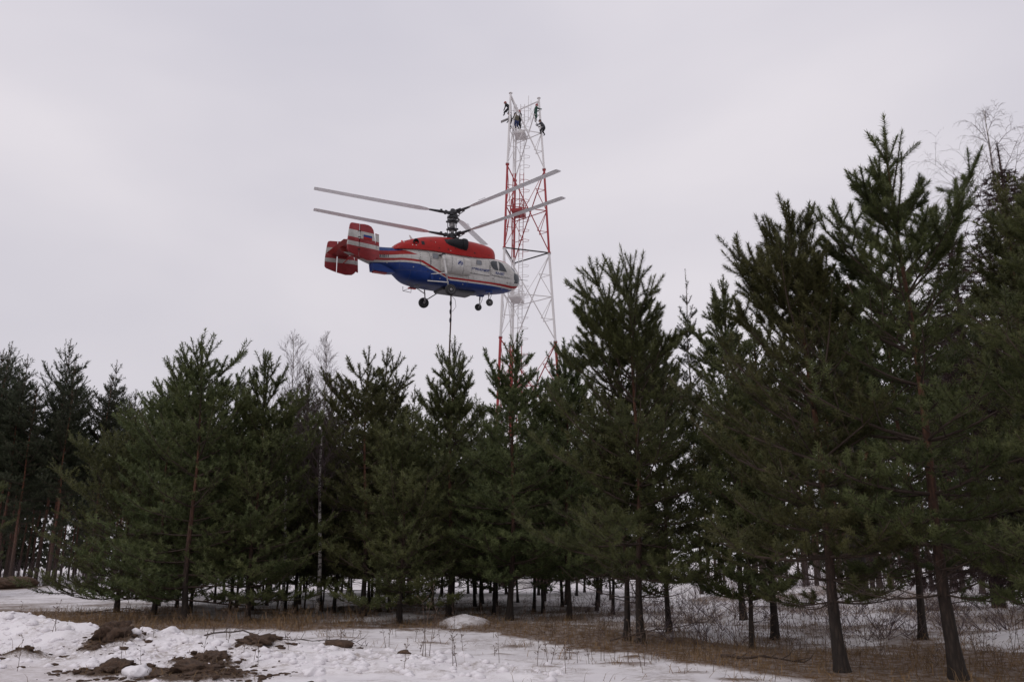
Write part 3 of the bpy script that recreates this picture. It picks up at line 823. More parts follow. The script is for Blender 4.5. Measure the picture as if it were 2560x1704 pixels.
# inner platforms with kick plate and handrail
for s in range(1, 6):
    zm = (TZ[s] + TZ[s + 1]) / 2 - .1; mt = TCOL[s]
    a, b, c0 = leg_pt(0, zm), leg_pt(2, zm), leg_pt(1, zm)
    u = (b - a).normalized(); v_ = Vector((-u.y, u.x, 0)); v_ = v_ if v_.dot(c0 - a) > 0 else -v_
    mid = a.lerp(b, .5) + v_ * .75 - TORG
    pf = empty('platform'); pf.parent = tower; pf.location = mid; pf.rotation_euler = (0, 0, math.atan2(u.y, u.x))
    L = (b - a).length * .45
    mb = MB(); mb.box((0, 0, 0), (L, 1.0, .06)); mb.build('deck', M[mt], pf)
    for sx_, sy_ in ((1, 0), (-1, 0), (0, 1), (0, -1)):
        mb = MB()
        mb.box((sx_ * L / 2, sy_ * .50, .12), (L if sy_ else .03, .03 if sy_ else 1.0, .20)); mb.build('kick_plate', M[mt], pf)
    if s < 5:
        for hz in (.6, 1.1):
            for (p, q) in (((-L / 2, -.5), (L / 2, -.5)), ((L / 2, -.5), (L / 2, .5)), ((-L / 2, .5), (-L / 2, -.5)), ((L / 2, .5), (-L / 2, .5))):
                mb = MB(); mb.tube([(p[0], p[1], hz), (q[0], q[1], hz)], .022, 6); mb.build('handrail', M[mt], pf)
        for px in (-L / 2, 0, L / 2):
            for py in (-.5, .5):
                mb = MB(); mb.tube([(px, py, 0), (px, py, 1.1)], .025, 6); mb.build('post', M[mt], pf)
bar('guide_rod', leg_pt(1, 43.1) + Vector((-1.0, .2, -2.2)), leg_pt(1, 43.1) + Vector((-.95, .2, .5)), .025, 'tw_white')
bar('guide_rod', leg_pt(1, 43.1) + Vector((-.75, .3, -2.2)), leg_pt(1, 43.1) + Vector((-.72, .3, .1)), .02, 'tw_white')
mb = MB(); mb.box((0, 0, 0), (.7, .35, .06), Matrix.Rotation(R(-25), 3, 'Y')); lmp = mb.build('loose_plate', M['galv'], tower); lmp.location = leg_pt(0, 40.4) - TORG + Vector((-.45, 0, 0))
# ------------------------------------------------------------------ people on the tower
M['skin'] = simple('skin', (.42, .24, .17), .5, var=.08)
M['cloth_black'] = simple('black_workwear', (.018, .018, .022), .85, var=.3)
M['cloth_green'] = simple('dark_green_workwear', (.022, .065, .05), .85, var=.3)
M['cloth_olive'] = simple('olive_jacket', (.11, .10, .07), .85, var=.3)
M['cloth_grey'] = simple('dark_grey_jacket', (.055, .055, .065), .85, var=.3)
M['denim'] = simple('dark_blue_trousers', (.025, .04, .12), .85, var=.3)
M['helmet_red'] = simple('dark_red_helmet', (.28, .02, .03), .4)
M['helmet_dark'] = simple('dark_hood', (.03, .03, .04), .7)
M['rubber'] = simple('black_rubber', (.02, .02, .021), .75, var=.3, scale=8)

def person(loc, rz, label, J, coat, trousers, hat):
    root = empty('person', loc, rz, label, 'person', 'workers on the tower')
    v = []; e = []; rad = []
    def ad(p, r_, par=None):
        v.append(p); rad.append(r_)
        if par is not None: e.append((par, len(v) - 1))
        return len(v) - 1
    def ln(a, b, t): return tuple(a[i] + (b[i] - a[i]) * t for i in range(3))
    pel = ad(J['pelvis'], .15); waist = ad(ln(J['pelvis'], J['chest'], .5), .14, pel); ch = ad(J['chest'], .17, waist)
    nk = ad(J['neck'], .06, ch); hd = ad(ln(J['neck'], J['head'], .6), .085, nk); ht = ad(J['head'], .10, hd); ad(ln(J['neck'], J['head'], 1.45), .06, ht)
    for s in ('l', 'r'):
        sh = ad(J['sh_' + s], .085, ch); el_ = ad(J['el_' + s], .055, sh); wr = ad(J['wr_' + s], .036, el_)
        d = Vector(J['wr_' + s]) - Vector(J['el_' + s]); d.normalize(); w = d.orthogonal().normalized()
        pm = ad(tuple(Vector(J['wr_' + s]) + d * .07), .034, wr)
        for q, (o, l) in enumerate(((-.04, .06), (-.02, .085), (0, .09), (.022, .08))):
            ad(tuple(Vector(v[pm]) + w * o + d * l), .010, pm)
        ad(tuple(Vector(v[wr]) + w * .065 + d * .05), .011, wr)
        hp = ad(J['hp_' + s], .105, pel); kn = ad(J['kn_' + s], .07, hp); an = ad(J['an_' + s], .048, kn)
        f = Vector(J['an_' + s]) + Vector((.17, 0, -.06)); ad(tuple(f), .045, an)
    me = bpy.data.meshes.new('body'); me.from_pydata([tuple(p) for p in v], e, [])
    o = link('body', me, root)
    sk = o.modifiers.new('skin', 'SKIN'); ss = o.modifiers.new('sub', 'SUBSURF'); ss.levels = 1; ss.render_levels = 1
    for i, sv in enumerate(me.skin_vertices[0].data):
        k_r = 1.3 if rad[i] > .05 else 1.15 if rad[i] > .02 else 1; sv.radius = (rad[i] * k_r, rad[i] * k_r); sv.use_root = (i == 0)
    dg = bpy.context.evaluated_depsgraph_get(); dg.update()
    m2 = bpy.data.meshes.new_from_object(o.evaluated_get(dg)); o.modifiers.clear(); o.data = m2; m2.name = 'body'
    m2.materials.clear()
    for mm in (coat, trousers, 'skin', 'rubber'): m2.materials.append(M[mm])
    P, hdv = Vector(J['pelvis']), Vector(J['head'])
    hands = [Vector(J['wr_l']), Vector(J['wr_r'])]; feet = [Vector(J['an_l']), Vector(J['an_r'])]
    for p in m2.polygons:
        c = p.center
        mi = 0
        axis_ = (Vector(J['chest']) - P).normalized()
        if (c - P).dot(axis_) < -.06 and min((c - h_).length for h_ in hands) > .12: mi = 1
        if (c - hdv).length < .16: mi = 2
        if min((c - h_).length for h_ in hands) < .02: mi = 2
        if min((c - h_).length for h_ in feet) < .15: mi = 3
        p.material_index = mi; p.use_smooth = True
    mb = MB(); mb.lathe([(.02, .15), (.09, .13), (.125, .06), (.135, -.01), (.155, -.02), (.13, -.025)], n=14)
    hh = mb.build('helmet' if hat == 'helmet_red' else 'hood', M[hat], root, smooth=True); hh.location = tuple(Vector(J['head']) + Vector((0, 0, .03)))
    return root
def pose(lean=0., arms='front', squat=0., legs=.0):
    a = R(lean); hz = .92 - squat
    ch = (math.sin(a) * .42, 0, hz + math.cos(a) * .42); nk = (math.sin(a) * .58, 0, hz + math.cos(a) * .58)
    hd = (nk[0] + .05 + math.sin(a) * .08, 0, nk[2] + .15)
    J = dict(pelvis=(0, 0, hz), chest=ch, neck=nk, head=hd)
    for s, k in (('l', 1), ('r', -1)):
        sh = (ch[0] + math.sin(a) * .06, k * .20, ch[2] + .06 * math.cos(a)); J['sh_' + s] = sh
        if arms == 'front': J['el_' + s] = (sh[0] + .18, k * .24, sh[2] - .20); J['wr_' + s] = (sh[0] + .42, k * .14, sh[2] - .12)
        elif arms == 'down': J['el_' + s] = (sh[0] - .02, k * .28, sh[2] - .28); J['wr_' + s] = (sh[0] + .14, k * .22, sh[2] - .50)
        elif arms == 'up': J['el_' + s] = (sh[0] + .2, k * .24, sh[2] + .02); J['wr_' + s] = (sh[0] + .36, k * .16, sh[2] + .22)
        J['hp_' + s] = (0, k * .10, hz - .06)
        J['kn_' + s] = (.10 + squat * .6 + legs * (k == 1), k * .13, hz / 2 + .02); J['an_' + s] = (-.03 + legs * 1.4 * (k == 1), k * .14, .10 + legs * .3 * (k == 1))
    return J
pz = (TZ[5] + TZ[6]) / 2 - .07
A0, B0, C0 = leg_pt(0, 42.0), leg_pt(1, 42.0), leg_pt(2, 42.0)
person((A0.x - .05, A0.y + .55, 41.2), R(150), 'worker in dark clothes leaning out to the left of the highest leg of the tower', pose(38, 'down', .1, .35), 'cloth_black', 'cloth_black', 'helmet_red')
person((leg_pt(1, 41).x - .45, leg_pt(1, 41).y + .05, 40.85), R(10), 'worker in dark green standing inside the top of the right tower leg', pose(6, 'front'), 'cloth_green', 'cloth_green', 'helmet_red')
person((leg_pt(1, 40).x + .28, leg_pt(1, 40).y - .2, 39.35), R(165), 'worker in a dark hood crouched outside the right leg of the tower', pose(32, 'front', .12, .2), 'cloth_grey', 'cloth_black', 'helmet_dark')
person((.45, 70.75, pz + .28), R(120), 'worker in an olive jacket and blue trousers standing on the top platform', pose(14, 'front', .05), 'cloth_olive', 'denim', 'helmet_dark')
person((.78, 71.5, pz + .75), R(190), 'worker in a dark red helmet half hidden behind the olive jacket', pose(5, 'down'), 'cloth_black', 'cloth_black', 'helmet_red')
person((-.12, 71.2, pz + .45), R(200), 'worker in black standing behind the left leg over the top platform', pose(12, 'down', .05), 'cloth_black', 'cloth_black', 'helmet_dark')

# ------------------------------------------------------------------ helicopter
HP = Vector((-3.493, 46.582, 15.975))
def fcurve(nt, src, pts):
    """piecewise linear z(x) as a shader value: a sum of clamped ramps"""
    pts = sorted(pts); acc = pts[0][1]
    for (x0, z0), (x1, z1) in zip(pts[:-1], pts[1:]):
        if abs(z1 - z0) < 1e-6: continue
        m = nt.nodes.new("ShaderNodeMapRange"); m.clamp = True
        for k, v in ((1, x0), (2, x1), (3, 0.0), (4, z1 - z0)): m.inputs[k].default_value = v
        nt.links.new(src, m.inputs[0]); acc = mathn(nt, 'ADD', m.outputs[0], acc)
    return acc
def grime(nt, c, amt=.35, streak=(1.2, 1.2, 6)):
    t = nt.nodes.new("ShaderNodeTexCoord"); mpn = nt.nodes.new("ShaderNodeMapping"); mpn.inputs['Scale'].default_value = streak
    nt.links.new(t.outputs['Object'], mpn.inputs[0])
    n = noise(nt, 1.5, 6, .7, vec=mpn.outputs[0]); n2 = noise(nt, 7, 6, .75)
    c = mixn(nt, amt, c, rampn(nt, n, [(.3, (.55, .52, .48)), (.6, (1.05, 1.05, 1.05))]), 'MULTIPLY')
    return mixn(nt, amt * .8, c, rampn(nt, n2, [(.35, (.5, .48, .45)), (.52, (1.03, 1.03, 1.03))]), 'MULTIPLY')
def livery():
    m, nt, b, out = mat_new('fuselage_livery')
    t = nt.nodes.new("ShaderNodeTexCoord"); s = nt.nodes.new("ShaderNodeSeparateXYZ"); nt.links.new(t.outputs['Object'], s.inputs[0])
    x, z = s.outputs['X'], s.outputs['Z']
    white, red, blue = (.54, .53, .51), (.33, .012, .010), (.006, .034, .185)
    gt = lambda a, b_: mathn(nt, 'GREATER_THAN', a, b_)
    bt = fcurve(nt, x, [(-7, 0), (-5.06, 0), (-5.0, 1.52), (-3.48, 1.66), (-2.35, 1.64), (-.5, .97), (3.53, 1.05), (5, 1.35)])
    rl = fcurve(nt, x, [(-7, 1.70), (-4.83, 1.65), (-3.42, 1.77), (-2.28, 1.75), (-.62, 1.05), (3.61, 1.13), (5, 1.43)])
    ru = fcurve(nt, x, [(-7, 1.85), (-4.83, 1.78), (-3.42, 1.90), (-2.21, 1.87), (-.60, 1.16), (3.61, 1.24), (5, 1.56)])
    fl = fcurve(nt, x, [(-7, 1.92), (-4.75, 1.94), (-3.47, 2.09), (-2.5, 2.16), (5, 2.16)])
    fu = fcurve(nt, x, [(-7, 2.16), (-4.75, 2.19), (-3.17, 2.36), (-2.5, 2.16), (-2.49, 0), (5, 0)])
    c = mixn(nt, gt(bt, z), white, blue)
    inr = mathn(nt, 'MULTIPLY', gt(z, rl), gt(ru, z)); c = mixn(nt, inr, c, red)
    inf = mathn(nt, 'MULTIPLY', gt(z, fl), gt(fu, z)); c = mixn(nt, inf, c, red)
    tb_ = mathn(nt, 'MULTIPLY', gt(z, fu), gt(mathn(nt, 'MULTIPLY_ADD', z, -3.6, 5.28), x)); tb_ = mathn(nt, 'MULTIPLY', tb_, gt(-3.0, x)); c = mixn(nt, tb_, c, (.02, .06, .22))
    # red edge along the cockpit roof
    roof = mathn(nt, 'MULTIPLY', gt(x, 1.9), gt(z, fcurve(nt, x, [(-7, 4), (1.9, 2.68), (2.8, 2.66), (3.2, 2.6), (3.6, 2.42), (5, 4)])))
    c = mixn(nt, roof, c, (.33, .02, .02))
    # uneven near-black, stronger towards the bottom of the belly
    belly_dark = nt.nodes.new("ShaderNodeMapRange"); belly_dark.inputs[1].default_value = .95; belly_dark.inputs[2].default_value = .55; nt.links.new(z, belly_dark.inputs[0])
    c = mixn(nt, mathn(nt, 'MULTIPLY', belly_dark.outputs[0], mathn(nt, 'MULTIPLY', noise(nt, 2.3, 5, .7), 1.1), clamp=True), c, (.018, .02, .024))
    ex = nt.nodes.new("ShaderNodeMapRange"); ex.inputs[1].default_value = -2.2; ex.inputs[2].default_value = -5.0; nt.links.new(x, ex.inputs[0])
    c = mixn(nt, mathn(nt, 'MULTIPLY', ex.outputs[0], mathn(nt, 'MULTIPLY', noise(nt, 3.1, 6, .75), .75), clamp=True), c, (.03, .028, .027))
    # panel seams
    br = nt.nodes.new("ShaderNodeTexBrick"); mpn = nt.nodes.new("ShaderNodeMapping"); mpn.inputs['Rotation'].default_value = (R(90), 0, 0)
    nt.links.new(t.outputs['Object'], mpn.inputs[0]); nt.links.new(mpn.outputs[0], br.inputs['Vector'])
    br.inputs['Scale'].default_value = 1.0; br.inputs['Mortar Size'].default_value = .012; br.inputs['Brick Width'].default_value = 1.15; br.inputs['Row Height'].default_value = .62
    c = mixn(nt, mathn(nt, 'MULTIPLY', br.outputs['Fac'], .35), c, (.1, .1, .1))
    c = grime(nt, c, .45)
    nt.links.new(c, b.inputs['Base Color']); b.inputs['Roughness'].default_value = .45; b.inputs['Specular IOR Level'].default_value = .25
    return m
M['livery'] = livery()
def hpaint(name, c, rough=.4, amt=.4):
    m, nt, b, o = mat_new(name)
    nt.links.new(grime(nt, mixn(nt, 0, c, c), amt), b.inputs['Base Color']); b.inputs['Roughness'].default_value = rough; b.inputs['Specular IOR Level'].default_value = .22
    return m
M['h_red'] = hpaint('helicopter_red', (.34, .010, .008), .36)
M['h_white'] = hpaint('helicopter_white', (.54, .53, .51), .45, .55)
M['h_blue'] = hpaint('helicopter_blue', (.006, .034, .185), .4, .5)
M['h_black'] = hpaint('helicopter_black', (.016, .017, .02), .5)
M['h_dark'] = hpaint('rotor_metal', (.05, .052, .058), .45, .5)
M['blade'] = simple('blade_grey', (.80, .80, .82), .5, var=.08)
M['print_blue'] = simple('blue_lettering', (.008, .03, .16), .5, var=.1)
M['print_black'] = simple('black_lettering', (.02, .02, .025), .5, var=.1)
M['print_white'] = simple('white_marking', (.60, .59, .57), .5, var=.1)
M['lamp_red'] = simple('red_lens', (.7, .03, .02), .3)
def glassy(name, c, rough=.12):
    m, nt, b, o = mat_new(name); b.inputs['Base Color'].default_value = (*c, 1); b.inputs['Roughness'].default_value = rough
    b.inputs['Specular IOR Level'].default_value = .6
    n = noise(nt, 3, 2); nt.links.new(rampn(nt, n, [(.3, tuple(x * .7 for x in c)), (.7, tuple(x * 1.3 for x in c))]), b.inputs['Base Color'])
    return m
M['glass'] = glassy('cockpit_glass', (.020, .026, .032)); M['glass_pale'] = glassy('cabin_window_glass', (.17, .18, .20), .3)
def finmat():
    m, nt, b, out = mat_new('fin_stripes')
    t = nt.nodes.new("ShaderNodeTexCoord"); s = nt.nodes.new("ShaderNodeSeparateXYZ"); nt.links.new(t.outputs['Object'], s.inputs[0])
    z = s.outputs['Z']; c = (.25, .012, .016)
    for a, b_ in ((2.24, 2.63), (1.79, 2.02)):
        c = mixn(nt, mathn(nt, 'MULTIPLY', mathn(nt, 'GREATER_THAN', z, a), mathn(nt, 'LESS_THAN', z, b_)), c, (.44, .43, .41))
    nt.links.new(grime(nt, c, .5), b.inputs['Base Color']); b.inputs['Roughness'].default_value = .5
    return m
M['fin'] = finmat()

heli = empty('helicopter', HP, 0, 'red, white and blue twin rotor helicopter hovering beside the lattice tower', 'helicopter')
heli.rotation_euler = (Matrix.Rotation(R(29.84), 3, 'Z') @ Matrix.Rotation(R(-1.35), 3, 'Y') @ Matrix.Rotation(R(3.2), 3, 'X')).to_euler()

ST = [  # x, z bottom, z top, half width, exponent
 (4.36, 1.62, 1.95, .16, 2.0), (4.33, 1.46, 2.06, .34, 2.1), (4.22, 1.31, 2.18, .50, 2.3), (4.0, 1.17, 2.33, .66, 2.5), (3.7, 1.03, 2.52, .78, 2.7), (3.3, .92, 2.74, .87, 2.9),
 (2.8, .83, 2.80, .93, 3.2), (2.2, .72, 2.80, .97, 3.5), (1.4, .62, 2.80, .98, 3.8), (.4, .58, 2.80, .98, 3.8), (-.8, .58, 2.80, .98, 3.8), (-1.8, .60, 2.78, .97, 3.6),
 (-2.4, .64, 2.74, .95, 3.2), (-2.85, .72, 2.70, .90, 2.9), (-3.15, .85, 2.66, .82, 2.7), (-3.4, 1.02, 2.62, .70, 2.6), (-3.7, 1.18, 2.58, .56, 2.5), (-4.1, 1.28, 2.54, .44, 2.5),
 (-4.9, 1.46, 2.48, .34, 2.4), (-5.5, 1.64, 2.43, .28, 2.4), (-6.1, 1.82, 2.38, .20, 2.3), (-6.5, 1.95, 2.34, .13, 2.2), (-6.62, 2.05, 2.28, .06, 2.0)]
def dense(ST, m=4):
    a = np.array(ST); n = len(a); out = []
    for i in range(n - 1):
        p0, p1, p2, p3 = a[max(i - 1, 0)], a[i], a[i + 1], a[min(i + 2, n - 1)]
        m1 = (p2 - p0) / max(abs(p2[0] - p0[0]), 1e-6) * abs(p2[0] - p1[0]); m2 = (p3 - p1) / max(abs(p3[0] - p1[0]), 1e-6) * abs(p2[0] - p1[0])
        for k in range(m):
            t = k / m
            q = (2 * t ** 3 - 3 * t ** 2 + 1) * p1 + (t ** 3 - 2 * t ** 2 + t) * m1 + (-2 * t ** 3 + 3 * t ** 2) * p2 + (t ** 3 - t ** 2) * m2
            out.append(q)
    out.append(a[-1]); return out
def loft(ST, nseg=40, half=False):
    mb = MB(); v = []; f = []; rows = dense(ST)
    for x, zb, zt, w, e in rows:
        for k in range(nseg):
            if half:
                a = math.pi * k / (nseg - 1); c, s = math.cos(a), math.sin(a)
                v.append((x, math.copysign(abs(c) ** (2 / e), c) * w, zb + (zt - zb) * abs(s) ** (2 / e)))
            else:
                a = 2 * math.pi * k / nseg; c, s = math.cos(a), math.sin(a)
                v.append((x, math.copysign(abs(c) ** (2 / e), c) * w, (zb + zt) / 2 + math.copysign(abs(s) ** (2 / e), s) * (zt - zb) / 2))
    n = nseg
    for i in range(len(rows) - 1):
        f += [(i * n + k, i * n + (k + 1) % n, (i + 1) * n + (k + 1) % n, (i + 1) * n + k) for k in range(n)]
    f += [tuple(range(n))[::-1], tuple((len(rows) - 1) * n + k for k in range(n))]
    mb.add(v, f); return mb
fus_mb = loft(ST)
fus = fus_mb.build('fuselage', M['livery'], heli, smooth=True, angle=50)
bvh = BVHTree.FromPolygons([Vector(v) for v in fus_mb.v], fus_mb.f)
CW = [(2.68, 2.92, 3.14, .16, 2.2), (2.62, 2.82, 3.34, .42, 2.3), (2.45, 2.74, 3.47, .64, 2.5), (2.1, 2.66, 3.57, .80, 2.6), (1.3, 2.56, 3.66, .93, 2.5), (.4, 2.52, 3.69, .985, 2.4), (-.8, 2.51, 3.66, 1.0, 2.3),
      (-1.8, 2.50, 3.50, .97, 2.2), (-2.6, 2.47, 3.24, .90, 2.2), (-3.2, 2.44, 3.0, .78, 2.2), (-3.55, 2.42, 2.78, .62, 2.2), (-3.72, 2.42, 2.60, .42, 2.1)]
cow_mb = loft(CW, 36, True); cowl = cow_mb.build('engine_cowling', M['h_red'], heli, smooth=True, angle=55)
bvh_c = BVHTree.FromPolygons([Vector(v) for v in cow_mb.v], cow_mb.f)

def decal(name, poly, mat, tree=bvh, off=.012, parent=heli, y0=-4, grid=.12, holes=None, dirv=Vector((0, 1, 0)), to3=lambda u, v: Vector((u, -4, v))):
    us = [p[0] for p in poly]; vs = [p[1] for p in poly]
    vin = [Vector(p) for p in poly]; n = len(vin); edges = [(i, (i + 1) % n) for i in range(n)]
    u = min(us) + grid / 2
    while u < max(us):
        w = min(vs) + grid / 2
        while w < max(vs):
            vin.append(Vector((u, w))); w += grid
        u += grid
    vo, eo, fo, *_ = delaunay_2d_cdt(vin, edges, [tuple(range(n))], 1, 1e-5)
    P = []
    for p in vo:
        o = to3(p[0], p[1]); h_ = tree.ray_cast(o, dirv)
        P.append(h_[0] - dirv * off if h_[0] is not None else None)
    ok = [p for p in P if p is not None]
    if not ok: return None
    P = [p if p is not None else ok[0] for p in P]
    mb = MB(); mb.add(P, fo); return mb.build(name, mat, parent, smooth=True)
def rrect(x0, z0, x1, z1, r_=.05, skew=0.):
    o = []
    for cx, cz, a0 in ((x1 - r_, z1 - r_, 0), (x0 + r_, z1 - r_, 90), (x0 + r_, z0 + r_, 180), (x1 - r_, z0 + r_, 270)):
        for a in (0, 45, 90): o.append((cx + r_ * math.cos(R(a0 + a)), cz + r_ * math.sin(R(a0 + a)) + skew * (cx - x0)))
    return o
def circle(cx, cz, r_, n=16): return [(cx + r_ * math.cos(6.2832 * k / n), cz + r_ * math.sin(6.2832 * k / n)) for k in range(n)]
# glazing
decal('side_window', [(2.13, 2.50), (2.05, 2.38), (2.07, 2.20), (2.18, 2.04), (2.32, 1.97), (2.56, 1.975), (2.53, 2.55), (2.3, 2.56)], M['glass'])
decal('side_window', [(2.61, 1.975), (3.16, 1.98), (3.05, 2.18), (2.88, 2.43), (2.75, 2.52), (2.58, 2.55)], M['glass'])
for s in (1,):
    decal('side_window', [(2.1, 2.50), (2.07, 2.2), (2.3, 1.97), (3.16, 1.98), (2.85, 2.46), (2.6, 2.55)], M['glass'], dirv=Vector((0, -1, 0)), to3=lambda u, v: Vector((u, 4, v)))
front = dict(dirv=Vector((-1, 0, -.25)).normalized(), to3=lambda u, v: Vector((6, u, v + .6)))
decal('windscreen', [(-.72, 2.06), (-.06, 2.12), (-.06, 2.60), (-.60, 2.52), (-.74, 2.3)], M['glass'], **front)
decal('windscreen', [(.72, 2.06), (.74, 2.3), (.60, 2.52), (.06, 2.60), (.06, 2.12)], M['glass'], **front)
diag = Vector((-.72, .69, 0)).normalized()
decal('chin_window', [(.28, 1.42), (-.12, 1.50), (-.20, 1.95), (-.1, 2.06), (.30, 2.06), (.36, 1.8)], M['glass'], dirv=diag, to3=lambda u, v: Vector((3.85, -.45, v)) - diag * 3 + Vector((.69, .72, 0)) * -u)
diag2 = Vector((-.72, -.69, 0)).normalized()
decal('chin_window', [(.28, 1.42), (-.12, 1.50), (-.20, 1.95), (-.1, 2.06), (.30, 2.06), (.36, 1.8)], M['glass'], dirv=diag2, to3=lambda u, v: Vector((3.85, .45, v)) - diag2 * 3 + Vector((.69, -.72, 0)) * -u)
decal('cabin_window', rrect(-1.62, 2.10, -1.30, 2.35), M['glass_pale'])
decal('cabin_window', rrect(1.12, 2.14, 1.43, 2.38), M['glass_pale'])
# window frames (thin dark rubber rims) and interior seat back showing in the glass
def rim(name, pts, mat, r_=.012, tree=bvh):
    P = []
    for (u, v) in pts:
        h_ = tree.ray_cast(Vector((u, -4, v)), Vector((0, 1, 0)))
        if h_[0] is not None: P.append(h_[0] + Vector((0, -.012, 0)))
    mb = MB(); mb.tube(P, r_, 5); return mb.build(name, mat, heli)
rim('window_rim', rrect(-1.64, 2.08, -1.28, 2.37) + [rrect(-1.64, 2.08, -1.28, 2.37)[0]], M['galv'])
rim('window_rim', rrect(1.10, 2.12, 1.45, 2.40) + [rrect(1.10, 2.12, 1.45, 2.40)[0]], M['galv'])
# cabin door outline, hatched emergency borders
rim('door_seam', [(-2.44, 2.42), (-1.95, 2.42), (-1.82, 2.32), (-1.76, 1.95), (-1.76, 1.55)], M['print_black'], .008)
rim('door_seam', [(-2.44, 2.42), (-2.42, 1.9), (-2.33, 1.60), (-1.76, 1.55)], M['print_black'], .008)
rim('cockpit_seam', [(1.94, 2.56), (1.95, 2.1), (2.02, 1.62), (2.7, 1.58), (3.40, 1.62)], M['print_black'], .008)
rim('panel_seam', [(.62, 2.46), (.62, 1.3), (.60, .9)], M['h_dark'], .006)
rim('slide_rail', [(.62, 1.56), (1.3, 1.55), (1.98, 1.55)], M['h_dark'], .014)
def hatch(pts, step, w=.045):
    L = 0
    for (a, b) in zip(pts[:-1], pts[1:]):
        a, b = Vector(a), Vector(b); n = max(1, int((b - a).length / step))
        for i in range(n):
            p = a.lerp(b, (i + .3) / n); d = (b - a).normalized(); nn = Vector((-d.y, d.x)); q = [p, p + d * step * .45, p + d * step * .45 + nn * w, p + nn * w]
            decal('hatch_mark', [tuple(k) for k in q], M['print_black'], off=.014, grid=1)
hatch([(1.98, 2.52), (1.99, 2.1), (2.06, 1.66)], .10); hatch([(2.10, 1.63), (2.7, 1.61), (3.36, 1.65)], .10)
hatch([(-2.36, 1.56), (-1.80, 1.52)], .09); hatch([(-1.70, 1.56), (-1.70, 2.2)], .12, .03); hatch([(-2.40, 2.36), (-2.36, 1.7)], .12, .03)
# lettering
def lettering(body, size, x0, z0, slope, mat, name, target=bvh, stretch=1.0, bold=.0):
    cu = bpy.data.curves.new(name, 'FONT'); cu.body = body; cu.size = size; cu.offset = bold; cu.resolution_u = 3
    o = bpy.data.objects.new(name, cu); COL.objects.link(o)
    dg = bpy.context.evaluated_depsgraph_get(); dg.update()
    me = bpy.data.meshes.new_from_object(o.evaluated_get(dg)); bpy.data.objects.remove(o); me.name = name
    for v in me.vertices:
        u = x0 + v.co.x * stretch; w = z0 + v.co.y + slope * v.co.x * stretch
        h_ = target.ray_cast(Vector((u, -4, w)), Vector((0, 1, 0)))
        v.co = (u, (h_[0].y if h_[0] is not None else -.95) - .014, w)
    me.materials.clear(); me.materials.append(mat); me.update()
    return link(name, me, heli)
lettering('АЭРО-КАМОВ', .185, .80, 1.775, .01, M['print_blue'], 'lettering', stretch=.92, bold=.007)
lettering('КА-32Т', .19, 2.36, 1.745, .0, M['print_blue'], 'lettering', stretch=1.0, bold=.007)
lettering('RA-31011', .23, -4.90, 1.80, .10, M['print_black'], 'registration', stretch=.95, bold=.008)
# side fuel tanks with the round emblem
for s in (-1, 1):
    tk = MB(); v = []
    rows = [(-1.14, .60), (-1.08, .86), (-.98, .95), (.40, .95), (.52, .90), (.60, .80)]
    prof = [(s * .94, 2.36), (s * 1.10, 2.37), (s * 1.26, 2.30), (s * 1.34, 2.12), (s * 1.36, 1.85), (s * 1.34, 1.60), (s * 1.26, 1.42), (s * 1.12, 1.33), (s * .94, 1.30)]
    n = len(prof)
    for x, k in rows:
        for (y, z) in prof: v.append((x, s * .94 + (y - s * .94) * k, 1.84 + (z - 1.84) * (.6 + .4 * k)))
    f = [(i * n + k, i * n + k + 1, (i + 1) * n + k + 1, (i + 1) * n + k) for i in range(len(rows) - 1) for k in range(n - 1)]
    f += [tuple(range(n)), tuple((len(rows) - 1) * n + k for k in range(n))]
    tk.add(v, f); t_ = tk.build('fuel_tank', M['h_white'], heli, smooth=True, angle=50)
    for xb in (-.6, .12):
        mb = MB(); mb.tube([(xb, s * .95, 2.37), (xb, s * 1.11, 2.375), (xb, s * 1.27, 2.30), (xb, s * 1.345, 2.12), (xb, s * 1.365, 1.85), (xb, s * 1.345, 1.60), (xb, s * 1.27, 1.42), (xb, s * .95, 1.30)], .010, 5); mb.build('tank_strap', M['galv'], heli)
    if s == -1: bvh_t = BVHTree.FromPolygons([Vector(p) for p in tk.v], tk.f)
decal('emblem_plate', rrect(-.30, 1.73, .12, 2.15, .03), M['print_white'], tree=bvh_t, grid=.1)
ring = circle(-.09, 1.94, .155, 24) + circle(-.09, 1.94, .13, 24)[::-1]
def annulus(cx, cz, ra, rb, name):
    n = 24; V_ = []; F_ = []
    for k in range(n):
        for rr in (ra, rb):
            u, w = cx + rr * math.cos(6.2832 * k / n), cz + rr * math.sin(6.2832 * k / n)
            h_ = bvh_t.ray_cast(Vector((u, -4, w)), Vector((0, 1, 0))); V_.append((h_[0] or Vector((u, -1.36, w))) + Vector((0, -.02, 0)))
    F_ = [(2 * k, 2 * k + 1, 2 * ((k + 1) % n) + 1, 2 * ((k + 1) % n)) for k in range(n)]
    mb = MB(); mb.add(V_, F_); mb.build(name, M['print_blue'], heli)
annulus(-.09, 1.94, .158, .140, 'emblem_ring')
for pl in ([(-.25, 1.84), (-.19, 1.84), (-.06, 1.99), (-.09, 2.03), (-.15, 2.03), (-.19, 1.96), (-.24, 1.93)], [(-.11, 2.05), (-.06, 2.05), (.03, 1.90), (.00, 1.86)],
           [(-.13, 1.93), (-.09, 1.93), (.0, 1.82), (-.03, 1.80)], [(-.02, 1.93), (.05, 2.00), (.06, 1.93), (.02, 1.89)]):
    decal('emblem_shape', pl, M['print_blue'], tree=bvh_t, off=.02, grid=.1)
